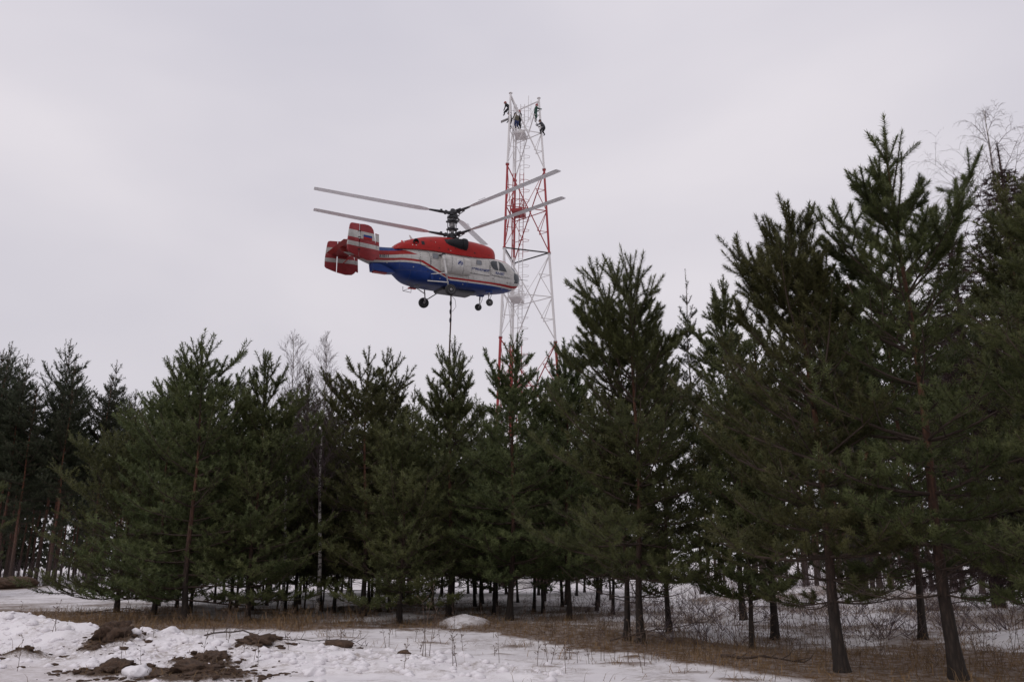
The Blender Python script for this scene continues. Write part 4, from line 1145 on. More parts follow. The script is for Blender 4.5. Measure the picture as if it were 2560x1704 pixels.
# engine intakes, exhausts, cowling details
for s in (-1, 1):
    mb = MB(); mb.lathe([(.05, -.95), (.22, -.75), (.30, -.35), (.33, .0)], c=(.18, s * .80, 3.19), axis='X', n=24); mb.build('intake_fairing', M['h_black'], heli, smooth=True)
    mb = MB(); mb.lathe([(.33, .0), (.375, .08), (.385, .2), (.36, .28), (.29, .28), (.26, .10), (.25, .02)], c=(.20, s * .82, 3.19), axis='X', n=28); mb.build('intake', M['h_black'], heli, smooth=True)
    mb = MB(); mb.lathe([(.12, 0), (.12, .17), (.10, .17), (.10, .02)], c=(-2.62, s * .80, 2.88), axis='Y', n=20)
    if s == -1: mb = MB(); mb.lathe([(.145, 0), (.165, -.14), (.13, -.14), (.12, -.02)], c=(-2.60, s * .72, 2.92), axis='Y', n=20)
    mb.build('exhaust', M['h_black'], heli, smooth=True)
decal('louvre', rrect(-2.28, 2.78, -2.10, 3.02, .01), M['h_black'], tree=bvh_c)
decal('intake_shield', [(-.85, 3.36), (-.80, 3.12), (-.60, 3.0), (.05, 2.86), (.45, 2.84), (.45, 3.46), (-.4, 3.46)], M['h_black'], tree=bvh_c, off=.015, grid=.15)
for (u, w, r_) in ((1.0, 2.78, .05), (-.7, 2.72, .04), (-1.25, 2.72, .03), (-.25, 2.86, .03), (2.0, 2.84, .03), (-1.7, 3.1, .025)):
    decal('vent_hole', circle(u, w, r_, 10), M['h_black'], tree=bvh_c, grid=1)
for (u, w, r_) in ((-2.8, 2.70, .03), (-2.6, 2.70, .025), (-.55, 2.66, .025), (-1.45, 3.05, .02), (-3.2, 2.86, .03)):
    decal('fastener', circle(u, w, r_, 10), M['print_white'], tree=bvh_c, grid=1)
for (u, w, r_) in ((2.2, 1.45, .035), (.9, 1.33, .02), (-.1, 1.24, .02), (1.9, 1.75, .02), (-1.9, 1.3, .03), (3.2, 1.35, .03), (-3.3, 1.4, .02), (1.0, 1.6, .02)):
    decal('access_port', circle(u, w, r_, 10), M['h_black'], grid=1)
for (u, w) in ((-2.75, 1.42), (-1.15, .98), (.3, .86), (2.95, 1.0), (-4.1, 1.58)):
    decal('access_port', circle(u, w, .035, 10), M['galv'], grid=1)
mb = MB(); mb.tube([(-3.1, 0, 2.98), (-3.1, 0, 3.12)], [.06, .045], 10); mb.build('beacon', M['lamp_red'], heli)
mb = MB(); mb.prism([(-2.55, 3.2), (-2.35, 3.2), (-2.62, 3.5), (-2.68, 3.5)], -.02, .02); mb.build('antenna', M['print_white'], heli)
mb = MB(); mb.tube([(4.30, -.1, 1.85), (4.7, -.1, 1.90), (5.05, -.1, 1.92)], [.02, .014, .01], 6); mb.build('pitot_probe', M['h_dark'], heli)
mb = MB(); mb.prism([(-4.86, 1.10), (-4.92, 1.50), (-3.6, 1.50), (-3.4, 1.15), (-3.95, 1.08)], -.30, .30, .06); mb.build('tail_fairing', M['h_blue'], heli)
mb = MB(); mb.box((-4.35, 0, 1.075), (.75, .35, .05)); mb.build('fairing_plate', M['h_red'], heli)
# tailplane and fins
mb = MB(); mb.prism([(-6.58, 2.17), (-6.5, 2.21), (-6.05, 2.26), (-5.72, 2.23), (-5.66, 2.19), (-5.8, 2.14), (-6.2, 2.13)], -1.72, 1.72); mb.build('tailplane', M['fin'], heli, smooth=True, angle=60)
mb = MB(); mb.prism([(-6.95, 2.16), (-6.6, 2.20), (-6.60, 2.14)], -1.5, 1.5); mb.build('elevator', M['h_red'], heli)
for s in (-1, 1):
    toe = -R(8.5) * s
    main = [(-6.19, 3.03), (-5.95, 3.06), (-5.72, 3.06), (-5.54, 3.0), (-5.42, 2.85), (-5.30, 2.3), (-5.22, 1.9), (-5.14, 1.45), (-5.20, 1.30), (-5.36, 1.18), (-5.7, 1.15), (-6.19, 1.24)]
    rud = [(-6.23, 1.25), (-6.5, 1.33), (-6.80, 1.43), (-6.88, 1.52), (-6.89, 1.90), (-6.84, 2.5), (-6.78, 2.90), (-6.73, 2.98), (-6.63, 3.01), (-6.23, 3.03)]
    for nm, pl, hw in (('fin', main, .07), ('rudder', rud, .045)):
        mb = MB(); mb.prism(pl, -hw, hw, .03); o = mb.build(nm, M['fin'], heli, smooth=True, angle=50)
        # material reads heli-local z; toe the fin about its own leading edge
        o.data.transform(Matrix.Translation((-6.1, s * 1.76, 0)) @ Matrix.Rotation(toe, 4, 'Z') @ Matrix.Translation((6.1, 0, 0)))
    mb = MB(); mb.prism([(-5.16, 1.40), (-5.00, 1.36), (-5.08, 2.66), (-5.28, 2.68)], -.025, .025); o = mb.build('slat', M['fin'], heli)
    o.data.transform(Matrix.Translation((-6.1, s * 1.79, 0)) @ Matrix.Rotation(toe, 4, 'Z') @ Matrix.Translation((6.1, 0, 0)))
    mb = MB(); mb.tube([(-5.9, s * 1.7, 1.75), (-5.75, s * .2, 2.05)], .025, 6); mb.build('tail_brace', M['h_red'], heli)
ft = Matrix.Translation((-6.1, -1.76, 0)) @ Matrix.Rotation(R(8.5), 4, 'Z') @ Matrix.Translation((6.1, 0, 0))
for z0, z1, mt in ((2.355, 2.47, 'h_blue'), (2.24, 2.355, 'h_red')):
    mb = MB(); mb.box((-5.75, -.082, (z0 + z1) / 2), (.50, .006, z1 - z0)); o = mb.build('flag_band', M[mt], heli); o.data.transform(ft)
for zz in (1.62, 2.30, 2.62):
    mb = MB(); mb.box((-6.24, -.08, zz), (.14, .03, .035)); o = mb.build('rudder_hinge', M['h_black'], heli); o.data.transform(ft)
# landing gear
def wheel(c, r_, w, axle_to, name='wheel'):
    e_ = empty(name); e_.parent = heli; e_.location = c
    mb = MB(); mb.lathe([(r_ * .60, -w * .42), (r_ * .86, -w * .5), (r_ * .97, -w * .36), (r_, -w * .12), (r_, w * .12), (r_ * .97, w * .36), (r_ * .86, w * .5), (r_ * .60, w * .42)], axis='Y', n=28); mb.build('tyre', M['rubber'], e_, smooth=True)
    mb = MB(); mb.lathe([(r_ * .12, -w * .50), (r_ * .22, -w * .44), (r_ * .30, -w * .34), (r_ * .50, -w * .36), (r_ * .61, -w * .44), (r_ * .61, w * .44), (r_ * .50, w * .36), (r_ * .30, w * .34), (r_ * .12, w * .50)], axis='Y', n=24); mb.build('rim', M['galv'], e_, smooth=True)
    return e_
zmw, zmn = .186, .076
for s in (-1, 1):
    W = Vector((-.889, s * 1.80, zmw)); wheel(W, .31, .22, None)
    top = Vector((-1.17, s * 1.40, 2.20))
    mb = MB(); mb.tube([(-1.22, s * .93, 2.32), tuple(top + Vector((0, 0, .02)))], .05, 8); mb.tube([(-1.05, s * .93, 2.30), tuple(top + Vector((0, 0, .02)))], .035, 8); mb.box(tuple(top + Vector((0, 0, .03))), (.16, .14, .16)); mb.build('strut_bracket', M['h_dark'], heli)
    mb = MB(); ax = W + Vector((0, -s * .22, .05))
    mb.tube([top, top.lerp(ax, .12)], [.10, .09], 12); mb.tube([top.lerp(ax, .12), top.lerp(ax, .55)], .062, 12); mb.build('main_strut', M['print_white'], heli, smooth=True)
    mb = MB(); mb.tube([top.lerp(ax, .55), ax + Vector((0, 0, .02))], .038, 10); mb.tube([top.lerp(ax, .53), top.lerp(ax, .58)], .08, 10); mb.build('oleo_rod', M['galv'], heli, smooth=True)
    mb = MB(); mb.tube([ax + Vector((0, -s * .05, 0)), W + Vector((0, s * .13, 0))], .045, 8); mb.build('axle', M['galv'], heli)
    k_ = top.lerp(ax, .5)
    mb = MB(); mb.tube([(-1.68, s * .93, 1.16), tuple(k_ + Vector((0, 0, -.02)))], .028, 8); mb.build('radius_rod', M['print_white'], heli)
    mb = MB(); mb.tube([(-1.85, s * .85, .78), tuple(ax + Vector((-.02, -s * .02, .42)))], .032, 8); mb.build('radius_rod', M['print_white'], heli)
    mb = MB(); mb.tube([(-.35, s * .80, .70), tuple(ax + Vector((.02, 0, .05)))], .03, 8); mb.build('radius_rod', M['h_dark'], heli)
    N = Vector((2.131, s * .70, zmn)); wheel(N, .21, .15, None)
    tp_ = Vector((2.18, s * .56, .98)); na = N + Vector((0, -s * .14, .05))
    mb = MB(); mb.tube([tp_, tp_.lerp(na, .6)], .045, 10); mb.tube([tp_.lerp(na, .6), na], .028, 8); mb.build('nose_strut', M['galv'], heli, smooth=True)
    mb = MB(); mb.tube([na + Vector((0, -s * .03, 0)), N + Vector((0, s * .09, 0))], .03, 8); mb.build('axle', M['galv'], heli)
    mb = MB(); mb.tube([tuple(tp_ + Vector((.14, 0, -.05))), tuple(tp_.lerp(na, .55) + Vector((.16, 0, 0))), tuple(na + Vector((.03, 0, .06)))], .016, 6); mb.build('torque_link', M['h_dark'], heli)
    mb = MB(); mb.box((2.15, s * .50, .80), (.42, .22, .22)); mb.build('strut_housing', M['h_blue'], heli)
# belly gear
mb = MB(); mb.prism([(-.9, .58), (-.8, .48), (1.2, .48), (1.35, .62)], -.55, .55, .04); mb.build('belly_pan', M['h_dark'], heli)
mb = MB(); mb.box((-.1, -.2, .50), (.35, .3, .12)); mb.box((-.55, -.5, .56), (.3, .35, .14)); mb.build('hook_frame', M['h_black'], heli)
for y in (-.5, .5):
    mb = MB(); mb.tube([(-2.75, y, .62), (-2.75, y, .38), (-2.25, y, .34), (-2.25, y, .60)], .018, 6); mb.tube([(-2.75, y, .38), (-2.25, y, .60)], .012, 6); mb.build('step_frame', M['h_dark'], heli)
mb = MB(); mb.box((-2.15, .62, .62), (.45, .16, .06)); mb.build('belly_panel', M['lamp_red'], heli)
mb = MB(); mb.box((-1.65, -.99, 1.0), (.14, .06, .28)); mb.build('cable_box', M['h_blue'], heli)
mb = MB(); mb.tube([(1.55, -.96, 1.55), (1.62, -1.02, 1.55), (1.75, -.97, 1.55)], .012, 5); mb.build('door_handle', M['print_black'], heli)
# mast
mb = MB(); mb.lathe([(.34, 3.55), (.30, 3.72), (.20, 3.80), (.15, 3.85)], n=24); mb.build('mast_collar', M['h_dark'], heli, smooth=True)
mb = MB(); mb.lathe([(.10, 3.7), (.10, 5.35)], n=16); mb.lathe([(.14, 4.42), (.16, 4.46), (.16, 4.62), (.14, 4.66)], n=16); mb.build('mast', M['galv'], heli, smooth=True)
for zz, rr in ((3.74, .30), (4.30, .27), (4.78, .30), (5.02, .24)):
    mb = MB(); mb.lathe([(rr * .5, -.06), (rr, -.04), (rr, .04), (rr * .5, .06)], c=(0, 0, zz), n=18)
    for k in range(6):
        a = R(60 * k + 20); mb.box((rr * 1.05 * math.cos(a), rr * 1.05 * math.sin(a), zz), (.13, .10, .09), Matrix.Rotation(a, 3, 'Z'))
    mb.build('swashplate', M['h_dark'], heli, smooth=True)
for k in range(6):
    a = R(60 * k + 10)
    for z0, z1 in ((3.78, 4.28), (4.34, 4.76), (4.80, 5.16)):
        rr = .25 if k % 2 else .30
        mb = MB(); mb.tube([(rr * math.cos(a), rr * math.sin(a), z0), (rr * .95 * math.cos(a + .3), rr * .95 * math.sin(a + .3), z1)], .016, 6); mb.build('pitch_link', M['h_dark'], heli)
mb = MB(); mb.tube([(-.42, -.25, 3.60), (-.40, -.25, 4.75)], .014, 6); mb.build('pitch_link', M['h_dark'], heli)
def blade(az, z, cone, name='rotor_blade'):
    e_ = empty(name); e_.parent = heli; e_.location = (0, 0, z)
    e_.rotation_euler = (Matrix.Rotation(az, 3, 'Z') @ Matrix.Rotation(-cone, 3, 'Y')).to_euler()
    sec = [(.24, 0), (.20, .028), (.08, .040), (-.08, .028), (-.24, .004), (-.08, -.012), (.10, -.018), (.20, -.014)]
    st = [(1.35, .30, 9), (1.6, .75, 9), (2.0, 1, 8.5), (4, 1, 6), (6, 1, 4), (7.6, 1, 3), (7.9, .95, 3), (7.95, .75, 3)]
    v = []; n = len(sec)
    for r_, k, tw in st:
        for (y, zz) in sec:
            c, s = math.cos(R(tw)), math.sin(R(tw)); v.append((r_, (y * c - zz * s) * k, (y * s + zz * c) * k + .012 * (r_ - 1.3) ** 2 * .12))
    f = [(i * n + k, i * n + (k + 1) % n, (i + 1) * n + (k + 1) % n, (i + 1) * n + k) for i in range(len(st) - 1) for k in range(n)] + [tuple(range(n))[::-1], tuple((len(st) - 1) * n + k for k in range(n))]
    mb = MB(); mb.add(v, f); mb.build('blade_skin', M['blade'], e_, smooth=True, angle=50)
    mb = MB(); mb.tube([(.10, 0, 0), (.42, 0, 0)], [.11, .09], 10); mb.tube([(.42, 0, 0), (.75, 0, 0), (1.40, 0, 0)], [.075, .085, .055], 10)
    mb.box((.42, 0, 0), (.13, .30, .17)); mb.box((.72, .14, .02), (.12, .16, .12)); mb.box((.62, -.12, .05), (.30, .06, .06)); mb.build('blade_grip', M['h_dark'], e_, smooth=True)
    mb = MB(); mb.tube([(.30, .22, -.10), (.74, .20, -.01)], .025, 6); mb.tube([(.30, .22, -.22), (.30, .22, -.02)], .02, 6); mb.build('pitch_horn', M['h_dark'], e_)
    mb = MB(); mb.box((2.6, -.255, .03), (.55, .05, .018)); mb.build('trim_tab', M['blade'], e_)
for k in range(3):
    blade(R(168.2 + 120 * k), 5.27, R(3.4)); blade(R(171.2 + 120 * k), 3.90, R(3.4))
for zz in (3.90, 5.27):
    mb = MB(); mb.lathe([(.10, -.16), (.20, -.12), (.22, .10), (.12, .17)], c=(0, 0, zz), n=18); mb.build('rotor_hub', M['h_dark'], heli, smooth=True)
mb = MB(); mb.lathe([(.14, 5.42), (.13, 5.52), (.05, 5.56)], n=16); mb.build('hub_cap', M['h_dark'], heli, smooth=True)

# sling rope: hangs plumb from the hook
hook = HP + Matrix.Rotation(R(29.84), 3, 'Z') @ Vector((0, 0, .45))
M['rope'] = simple('brown_sling_rope', (.10, .06, .05), .9, var=.3, scale=9)
rng = random.Random(3)
root = empty('sling_rope', hook, 0, 'long brown sling rope hanging straight down from the helicopter belly into the trees', 'rope')
pts = [Vector((.02 * math.sin(z * 1.3), .02 * math.cos(z), -z)) for z in np.arange(0, 15.2, .4)]
mb = MB(); mb.tube(pts, .042, 8); mb.build('rope', M['rope'], root, smooth=True)
for zz in (.55, 1.05, 1.55):
    mb = MB(); mb.lathe([(.044, -.14), (.062, -.06), (.068, .05), (.045, .14)], c=(0, 0, -zz), n=10); mb.build('knot', M['rubber'], root, smooth=True)
mb = MB(); mb.tube([(.05, 0, -.1), (.25, .02, -.35), (.30, .02, -.75), (.10, 0, -1.05)], .012, 6); mb.build('signal_wire', M['rope'], root, smooth=True)

# ------------------------------------------------------------------ things on the ground
def tank():
    x, y = .81, 55.5
    root = empty('storage_tank', (x, y, H1(x, y)), 0, 'white round topped tank standing on the snow beyond the trees near the tower foot', 'tank')
    mb = MB(); mb.lathe([(.49, 0), (.49, 1.0), (.46, 1.12), (.38, 1.22), (.15, 1.28)], n=24); mb.build('shell', M['tw_white'], root, smooth=True)
    for zz in (.35, .75):
        mb = MB(); mb.lathe([(.49, -.03), (.515, -.02), (.515, .02), (.49, .03)], c=(0, 0, zz), n=24); mb.build('hoop', M['galv'], root, smooth=True)
tank()
M['brown_paint'] = simple('faded_brown_paint', (.08, .04, .035), .7, var=.3)
def crate(x, y, w, d, h, label):
    root = empty('equipment_crate', (x, y, H1(x, y)), .15, label, 'crate')
    mb = MB(); mb.box((0, 0, h / 2 + .12), (w, d, h)); mb.build('box', M['brown_paint'], root)
    for sx_ in (-.35, .35): mb = MB(); mb.box((sx_ * w, 0, .06), (.12, d, .12)); mb.build('runner', M['steel'], root)
    for zz in (.3, .6, .9):
        mb = MB(); mb.box((0, -d / 2 - .01, zz * h + .1), (w * .98, .025, .05)); mb.build('batten', M['steel'], root)
crate(1.9, 57, .95, 1.0, .85, 'dark brown crate on runners beside the right of the white tank')
crate(-.3, 58, 1.0, 1.2, .95, 'dark brown crate left of the white tank by the tower foot')
# concrete footings
M['concrete'] = simple('concrete', (.30, .29, .28), .9, var=.2)
for k in range(3):
    p = leg_pt(k, 0); mb = MB(); mb.box((0, 0, .1), (1.1, 1.1, .9)); o = mb.build('concrete_footing', M['concrete']); o.location = (p.x, p.y, 0)
    tag(o, ('concrete footing block under the left front leg of the tower', 'concrete footing block under the right leg of the tower', 'concrete footing block under the rear leg of the tower')[k], 'footing')

def lump_mesh(seed, r_=1.0, sub=3, rough=.35, flat=.7):
    bm = bmesh.new(); bmesh.ops.create_icosphere(bm, subdivisions=sub, radius=1)
    P = np.array([v.co[:] for v in bm.verts]); o = seed * 3.7
    n = fbm(P[:, 0] * 1.6 + o + P[:, 2], P[:, 1] * 1.6 + o - P[:, 2] * .7, 5, seed)
    if sub > 3: n = n + .38 * (fbm(P[:, 0] * 7 + o + P[:, 2] * 5, P[:, 1] * 7 + o - P[:, 2] * 4, 3, seed + 3) - .5)
    for v, k in zip(bm.verts, n):
        v.co = v.co * (1 - rough + 2 * rough * k) * r_; v.co.z *= flat
    return bm
M['snow'] = simple('lumpy_snow', (.80, .77, .79), .8, var=.08, scale=6, bumps=.4)
def soil():
    m, nt, b, o = mat_new('frozen_soil'); n = noise(nt, 16, 6, .8)
    nt.links.new(rampn(nt, n, [(.32, (.022, .014, .010)), (.6, (.11, .065, .040)), (.75, (.20, .15, .11))]), b.inputs['Base Color']); b.inputs['Roughness'].default_value = .95
    bump(nt, b, n, .9, .04); return m
M['soil'] = soil()
def lump(name, x, y, r_, seed, mat, label, cat, group, flat=.7, sx_=1.0, dz=.2, sub=3, rough=.35):
    bm = lump_mesh(seed, r_, sub, rough, flat); me = bpy.data.meshes.new(name); bm.to_mesh(me); bm.free(); me.materials.append(M[mat])
    me.polygons.foreach_set('use_smooth', np.ones(len(me.polygons), dtype=bool))
    o = link(name, me); o.location = (x, y, H1(x, y) + r_ * flat * dz); o.scale = (sx_, 1, 1); o.rotation_euler = (0, 0, seed)
    return tag(o, label, cat, group)
GC = 'brown clods of earth thrown up in the snow'
lump('earth_clod', -7.5, 16.9, .36, 3, 'soil', 'upright brown earth clod stuck in the front of the snow bank', 'clod', GC, .62, .75, -.25, 4, .8)
lump('earth_clod', -5.0, 15.0, .24, 5, 'soil', 'brown earth clod on top of the dug up patch', 'clod', GC, .5, 1.2, -.2, 4, .85)
lump('earth_clod', -4.65, 16.6, .28, 7, 'soil', 'grassy brown clod right of the dug up patch', 'clod', GC, .42, 1.2, -.3, 4, .85)
lump('earth_clod', -4.7, 13.7, .3, 9, 'soil', 'wide crumbly earth clod at the lower edge of the dug up patch', 'clod', GC, .45, 1.6, -.1, 4, .95)
lump('earth_clod', -6.1, 13.9, .26, 11, 'soil', 'low earth clod at the left end of the dug up patch by the track', 'clod', GC, .5, 1.3, -.1, 4, .95)
lump('earth_clod', -24.6, 43.4, .9, 13, 'soil', 'dark earth heap out on the snow at the far left', 'clod', GC, .45, 1.3, .2, 4, .45)
lump('earth_clod', -25.9, 43.0, .5, 15, 'soil', 'smaller dark earth heap left of the far left heap', 'clod', GC, .6, 1.0, .2, 3, .45)
GSN = 'loose lumps of snow'
for i, (x, y, r_, lab) in enumerate(((-5.5, 13.35, .17, 'rounded snow lump at the bottom edge of the photo by the earth patch'), (-6.9, 14.85, .13, 'snow lump lying on the track left of the dug up patch'), (-8.35, 14.75, .10, 'small snow lump on the rutted track near the left edge'),
                               (-6.85, 18.0, .18, 'snow lump on the crest of the bank above the upright clod'), (-7.4, 18.3, .16, 'snow lump on the crest of the bank left of the upright clod'), (-4.3, 15.3, .17, 'snow lump right of the reddish clod'), (-3.0, 13.7, .15, 'snow lump in the ploughed snow at the bottom middle'))):
    lump('snow_lump', x, y, r_, 30 + i, 'snow', lab, 'snow lump', GSN, .6, 1.25, .1, 3, .85)
# small uncountable rubble on the bank
def rubble(name, n, mat, box, rr, seed, label, cond=None):
    r_ = np.random.default_rng(seed); bm = lump_mesh(seed, 1, 1, .8, .8); bv = np.array([v.co[:] for v in bm.verts]); bf = np.array([[v.index for v in f.verts] for f in bm.faces]); bm.free()
    x = r_.uniform(box[0], box[1], n * 4); y = r_.uniform(box[2], box[3], n * 4)
    w = cond(x, y) if cond else np.ones_like(x)
    keep = r_.uniform(0, 1, n * 4) < w; x = x[keep][:n]; y = y[keep][:n]; n = len(x)
    z = height(x, y); s = rr * r_.uniform(.2, 1, n) ** 3 * 2.4 + rr * .15
    a = r_.uniform(0, 6.28, n); ca, sa = np.cos(a), np.sin(a)
    V_ = np.stack([(bv[None, :, 0] * ca[:, None] - bv[None, :, 1] * sa[:, None]) * s[:, None] + x[:, None], (bv[None, :, 0] * sa[:, None] + bv[None, :, 1] * ca[:, None]) * s[:, None] * .8 + y[:, None], bv[None, :, 2] * s[:, None] * .6 + z[:, None] + s[:, None] * .05], -1)
    F_ = bf[None] + (np.arange(n) * len(bv))[:, None, None]
    tag(link(name, np_mesh(name, V_.reshape(-1, 3), F_.reshape(-1, 3), [M[mat]], smooth=True)), label, 'snow' if mat == 'snow' else 'soil', kind='stuff')
def bankw(x, y): return np.exp(-((y - ridge_y(x) + .9) / 1.3) ** 2) * np.clip(.35 - x * .12, 0, 1) * (1 - dirt_w(x, y) * .6)
rubble('snow_rubble', 1100, 'snow', (-13, 1, 12.6, 20), .050, 4, 'broken crumbs of snow all over the ploughed bank', bankw)
rubble('soil_crumbs', 2300, 'soil', (-10.8, -2.5, 12.6, 18.8), .030, 6, 'brown crumbs of soil scattered around the dug up patch', lambda x, y: np.maximum(dirt_w(x, y) * .4, skirt_w(x, y) * .75) + .006)

# dry grass, weeds, twigs
M['dry_grass'] = simple('dry_grass', (.20, .125, .060), .9, var=.45, scale=2.0)
M['dry_stem'] = simple('dry_stem', (.125, .085, .062), .9, var=.35)
def blades(name, n, box, cond, hmin, hmax, w, mat, seed, label, cat):
    r_ = np.random.default_rng(seed)
    x = r_.uniform(box[0], box[1], n * 3); y = r_.uniform(box[2], box[3], n * 3); k = r_.uniform(0, 1, n * 3) < cond(x, y)
    x, y = x[k][:n], y[k][:n]; n = len(x); z = height(x, y) - .02
    h = r_.uniform(hmin, hmax, n) * (.5 + fbm(x / .5, y / .5, 2, 8)); a = r_.uniform(0, 6.28, n); le = r_.uniform(.3, 1.6, n) * h; b = r_.uniform(0, 6.28, n)
    P = np.stack([x, y, z], -1); tip = P + np.stack([np.cos(b) * le, np.sin(b) * le, h * (1 - .48 * (le / h))], -1); mid = P * .5 + tip * .5 + np.stack([-np.cos(b) * le * .15, -np.sin(b) * le * .15, h * .12], -1)
    o = np.stack([np.cos(a), np.sin(a), 0 * a], -1) * w / 2
    V_ = np.stack([P - o, P + o, mid + o * .7, mid - o * .7, tip], 1).reshape(-1, 3); B_ = np.arange(n)[:, None] * 5
    F_ = np.concatenate([B_ + np.array([0, 1, 2]), B_ + np.array([0, 2, 3]), B_ + np.array([3, 2, 4])])
    tag(link(name, np_mesh(name, V_, F_, [M[mat]])), label, cat, kind='stuff')
def gcond(x, y): return grass_w(x, y) * (.25 + 1.3 * np.clip(fbm(x / .9, y / .9, 3, 66) - .35, 0, 1) * 2)
blades('dry_grass', 30000, (-16, 15, 12, 32), gcond, .07, .34, .011, 'dry_grass', 1, 'matted dry brown grass in a strip along the foot of the trees', 'grass')
blades('clod_grass', 3000, (-11, -3, 12.6, 18.4), lambda x, y: dirt_w(x, y) * .8, .04, .16, .010, 'dry_grass', 3, 'torn dry grass sticking out of the dug up earth', 'grass')
blades('golden_tufts', 2200, (-13.5, -4, 22, 27), lambda x, y: grass_w(x, y) * (fbm(x / .7, y / .7, 3, 88) > .60), .35, .80, .012, 'dry_grass', 5, 'tall golden grass tufts in the strip under the left pines', 'grass')
blades('snow_grass', 6000, (-12, 14, 12.5, 26), lambda x, y: np.clip(fbm(x / .7, y / .7, 4, 70) - .53, 0, 1) * 4 * np.clip(.35 + x * .08, .15, 1), .10, .34, .008, 'dry_grass', 2, 'thin tufts of dry grass poking through the snow', 'grass')
def weed_segs(rng, h, segs, p0):
    d = Vector((rng.uniform(-.15, .15), rng.uniform(-.15, .15), 1)).normalized(); p = Vector(p0); n = 5
    for i in range(n):
        d = (d + Vector((rng.uniform(-.09, .09), rng.uniform(-.09, .09), 0))).normalized(); q = p + d * h / n
        segs.append((tuple(p), tuple(q), .006 * (1 - i / 8), .006 * (1 - (i + 1) / 8)))
        if i > 0:
            for k in range(rng.choice((1, 2, 3))):
                a = Vector((rng.uniform(-1, 1), rng.uniform(-1, 1), rng.uniform(.2, 1))).normalized(); e_ = q + a * h * rng.uniform(.06, .16)
                segs.append((tuple(q), tuple(e_), .003, .0025)); segs.append((tuple(e_), tuple(e_ + a * .03), .009, .004))
        p = q
rng = random.Random(9); segs = []
cnt = 0
while cnt < 640:
    x = rng.uniform(-12, 13); y = rng.uniform(13, 34)
    g = float(grass_w(np.array([x]), np.array([y]))[0]); right = x > 1.0 + (20 - y) * .1
    if rng.random() > (g * .55 + (.45 if right and y > 15 else .16)): continue
    weed_segs(rng, rng.uniform(.25, .85) * (1.0 if right else .7), segs, (x, y, H1(x, y) - .02)); cnt += 1
tag(link('dry_weeds', wood_mesh('dry_weeds', segs, M['dry_stem'], 3)), 'thicket of dry weed stalks with seed heads standing in the snow', 'weeds', kind='stuff')
GW = 'single tall dry weeds in the open snow'
spots = [(-1.55, 15.6, 1.1, 'tallest dry weed, leaning bundle of three stalks in the open snow, bottom middle'), (-.95, 14.6, .55, 'short broken dry weed just right of the leaning bundle'), (.6, 15.2, .5, 'dry weed with dark curled leaves near the bottom middle'), (.95, 15.9, .42, 'low dry weed right of the curled leaf weed'),
         (2.1, 14.8, .6, 'dry weed with a dark drooping head in front of the grass strip'), (1.6, 16.3, .7, 'dry weed with a forked head left of the drooping one'), (-3.9, 19.0, .6, 'thin dry weed on the smooth snow below the birches'), (-2.6, 18.6, .5, 'thin dry weed right of the one below the birches'),
         (-8.8, 17.2, .55, 'dry weed on the face of the snow bank at the left'), (-6.1, 19.2, .75, 'straight dry stalk behind the fallen branch'), (5.6, 17.6, 1.0, 'dark spotted stalk before the snow left of the near brown trunk'), (4.3, 17.3, 1.2, 'long leaning dry stalk in the right hand snow')]
for i, (x, y, h, lab) in enumerate(spots):
    sg = []
    for k in range(3 if i == 0 else 2): weed_segs(random.Random(i * 7 + k), h * (1 - .15 * k), sg, (.06 * k, .03 * k, -.02))
    o = link('dry_weed', wood_mesh('dry_weed', sg, M['dry_stem'], 4)); o.location = (x, y, H1(x, y)); tag(o, lab, 'weed', GW)
def fallen(name, pts, r_, twigs, seed, label, mat='twig'):
    rng = random.Random(seed); sg = []; P = [Vector((x, y, H1(x, y) + z)) for x, y, z in pts]; o0 = P[0].copy()
    Q = []
    for a, b in zip(P[:-1], P[1:]):
        for k in range(4): Q.append(a.lerp(b, k / 4) + Vector((0, 0, rng.uniform(-.02, .02))))
    Q.append(P[-1])
    for i, (a, b) in enumerate(zip(Q[:-1], Q[1:])):
        t = i / len(Q); sg.append((tuple(a - o0), tuple(b - o0), r_ * (1 - .8 * t), r_ * (1 - .8 * (t + 1 / len(Q)))))
        for k in range(twigs):
            d = ((b - a).normalized() + Vector((rng.uniform(-1, 1), rng.uniform(-1, 1), rng.uniform(-.3, 1)))).normalized(); L = rng.uniform(.1, .4)
            m1 = b + d * L * .5; m2 = m1 + (d + Vector((rng.uniform(-.4, .4), 0, rng.uniform(-.4, .4)))) * L * .5
            sg.append((tuple(b - o0), tuple(m1 - o0), r_ * .35, r_ * .25)); sg.append((tuple(m1 - o0), tuple(m2 - o0), r_ * .25, r_ * .1))
    o = link(name, wood_mesh(name, sg, M[mat], 5)); o.location = o0
    return tag(o, label, 'branch', 'fallen branches')
fallen('fallen_branch', [(-6.3, 18.4, .04), (-5.6, 18.7, .20), (-4.9, 18.2, .06), (-4.2, 17.9, .08), (-3.4, 18.5, .10), (-2.9, 18.0, .04)], .017, 2, 1, 'long arching bare branch lying on the snow right of the bank')
fallen('fallen_branch', [(3.6, 15.6, .05), (4.2, 15.3, .10), (4.9, 15.2, .04)], .03, 1, 2, 'short stout broken branch on the snow at the bottom right')
fallen('fallen_branch', [(2.0, 18.4, .12), (2.9, 18.2, .35), (3.9, 18.0, .5)], .018, 2, 3, 'thin bare branch sloping up across the grass strip by the twin trunk')
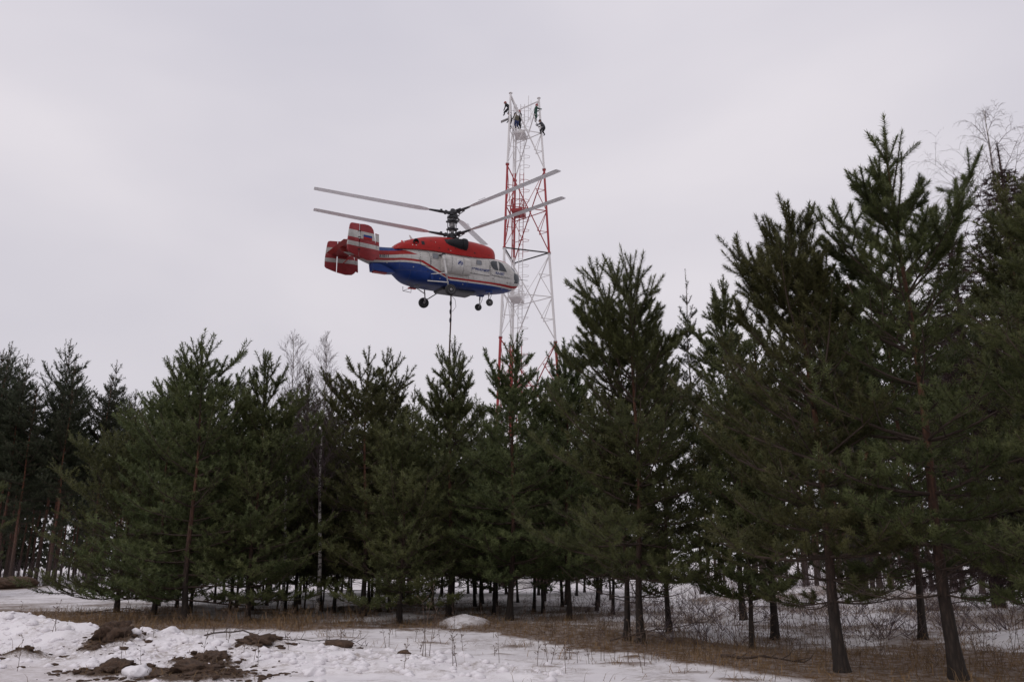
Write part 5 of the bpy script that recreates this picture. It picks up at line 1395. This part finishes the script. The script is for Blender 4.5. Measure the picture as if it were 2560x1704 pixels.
fallen('fallen_branch', [(-13.5, 28.0, .05), (-12.2, 28.2, .2), (-11.2, 27.6, .1)], .02, 3, 4, 'leafless bough on the snow under the left end pine')
lump('broken_log', -3.35, 17.3, .17, 44, 'soil', 'short brown piece of rotten log half sunk in the smooth snow', 'log', None, .55, 1.8, .35, 3, .4)
lump('broken_log', -1.9, 15.9, .07, 47, 'soil', 'small dark wood chip on the snow at the bottom middle', 'log', None, .8, 1.8, .6, 2, .4)
# undergrowth of thin bare shrubs at the far edge of the clearing
segs = []
rng = random.Random(12)
for i in range(300):
    side_ = rng.random()
    if side_ < .4: x, y = rng.uniform(-50, -22), rng.uniform(55, 62)
    elif side_ < .75: x, y = rng.uniform(9, 40), rng.uniform(36, 52)
    else: x, y = rng.uniform(-8, 8), rng.uniform(74, 84)
    p = Vector((x, y, H1(x, y)))
    for k in range(5):
        d = Vector((rng.uniform(-.5, .5), rng.uniform(-.5, .5), 1)).normalized(); L = rng.uniform(.6, 1.9); q = p + d * L
        segs.append((tuple(p), tuple(q), .014, .005))
        for m_ in range(3):
            a = p.lerp(q, rng.uniform(.3, .9)); d2 = (d + Vector((rng.uniform(-.7, .7), rng.uniform(-.7, .7), 0))).normalized(); segs.append((tuple(a), tuple(a + d2 * L * .35), .007, .003))
for i in range(170):
    y = rng.uniform(18.5, 36); x = rng.uniform(2.0, y * .60)
    if y < 30 and x < 3: continue
    p = Vector((x, y, H1(x, y)))
    for k in range(5):
        d = Vector((rng.uniform(-.8, .8), rng.uniform(-.8, .8), rng.uniform(.3, 1))).normalized(); L = rng.uniform(.3, .95); q = p + d * L
        segs.append((tuple(p), tuple(q), .008, .003))
        for m_ in range(4):
            a = p.lerp(q, rng.uniform(.3, 1)); d2 = (d + Vector((rng.uniform(-.9, .9), rng.uniform(-.9, .9), rng.uniform(-.3, .3)))).normalized(); segs.append((tuple(a), tuple(a + d2 * L * .35), .004, .002))
tag(link('bare_undergrowth', wood_mesh('bare_undergrowth', segs, M['twig_birch'], 3)), 'low bare brown undergrowth across the clearing and along its far edge', 'shrubs', kind='stuff')
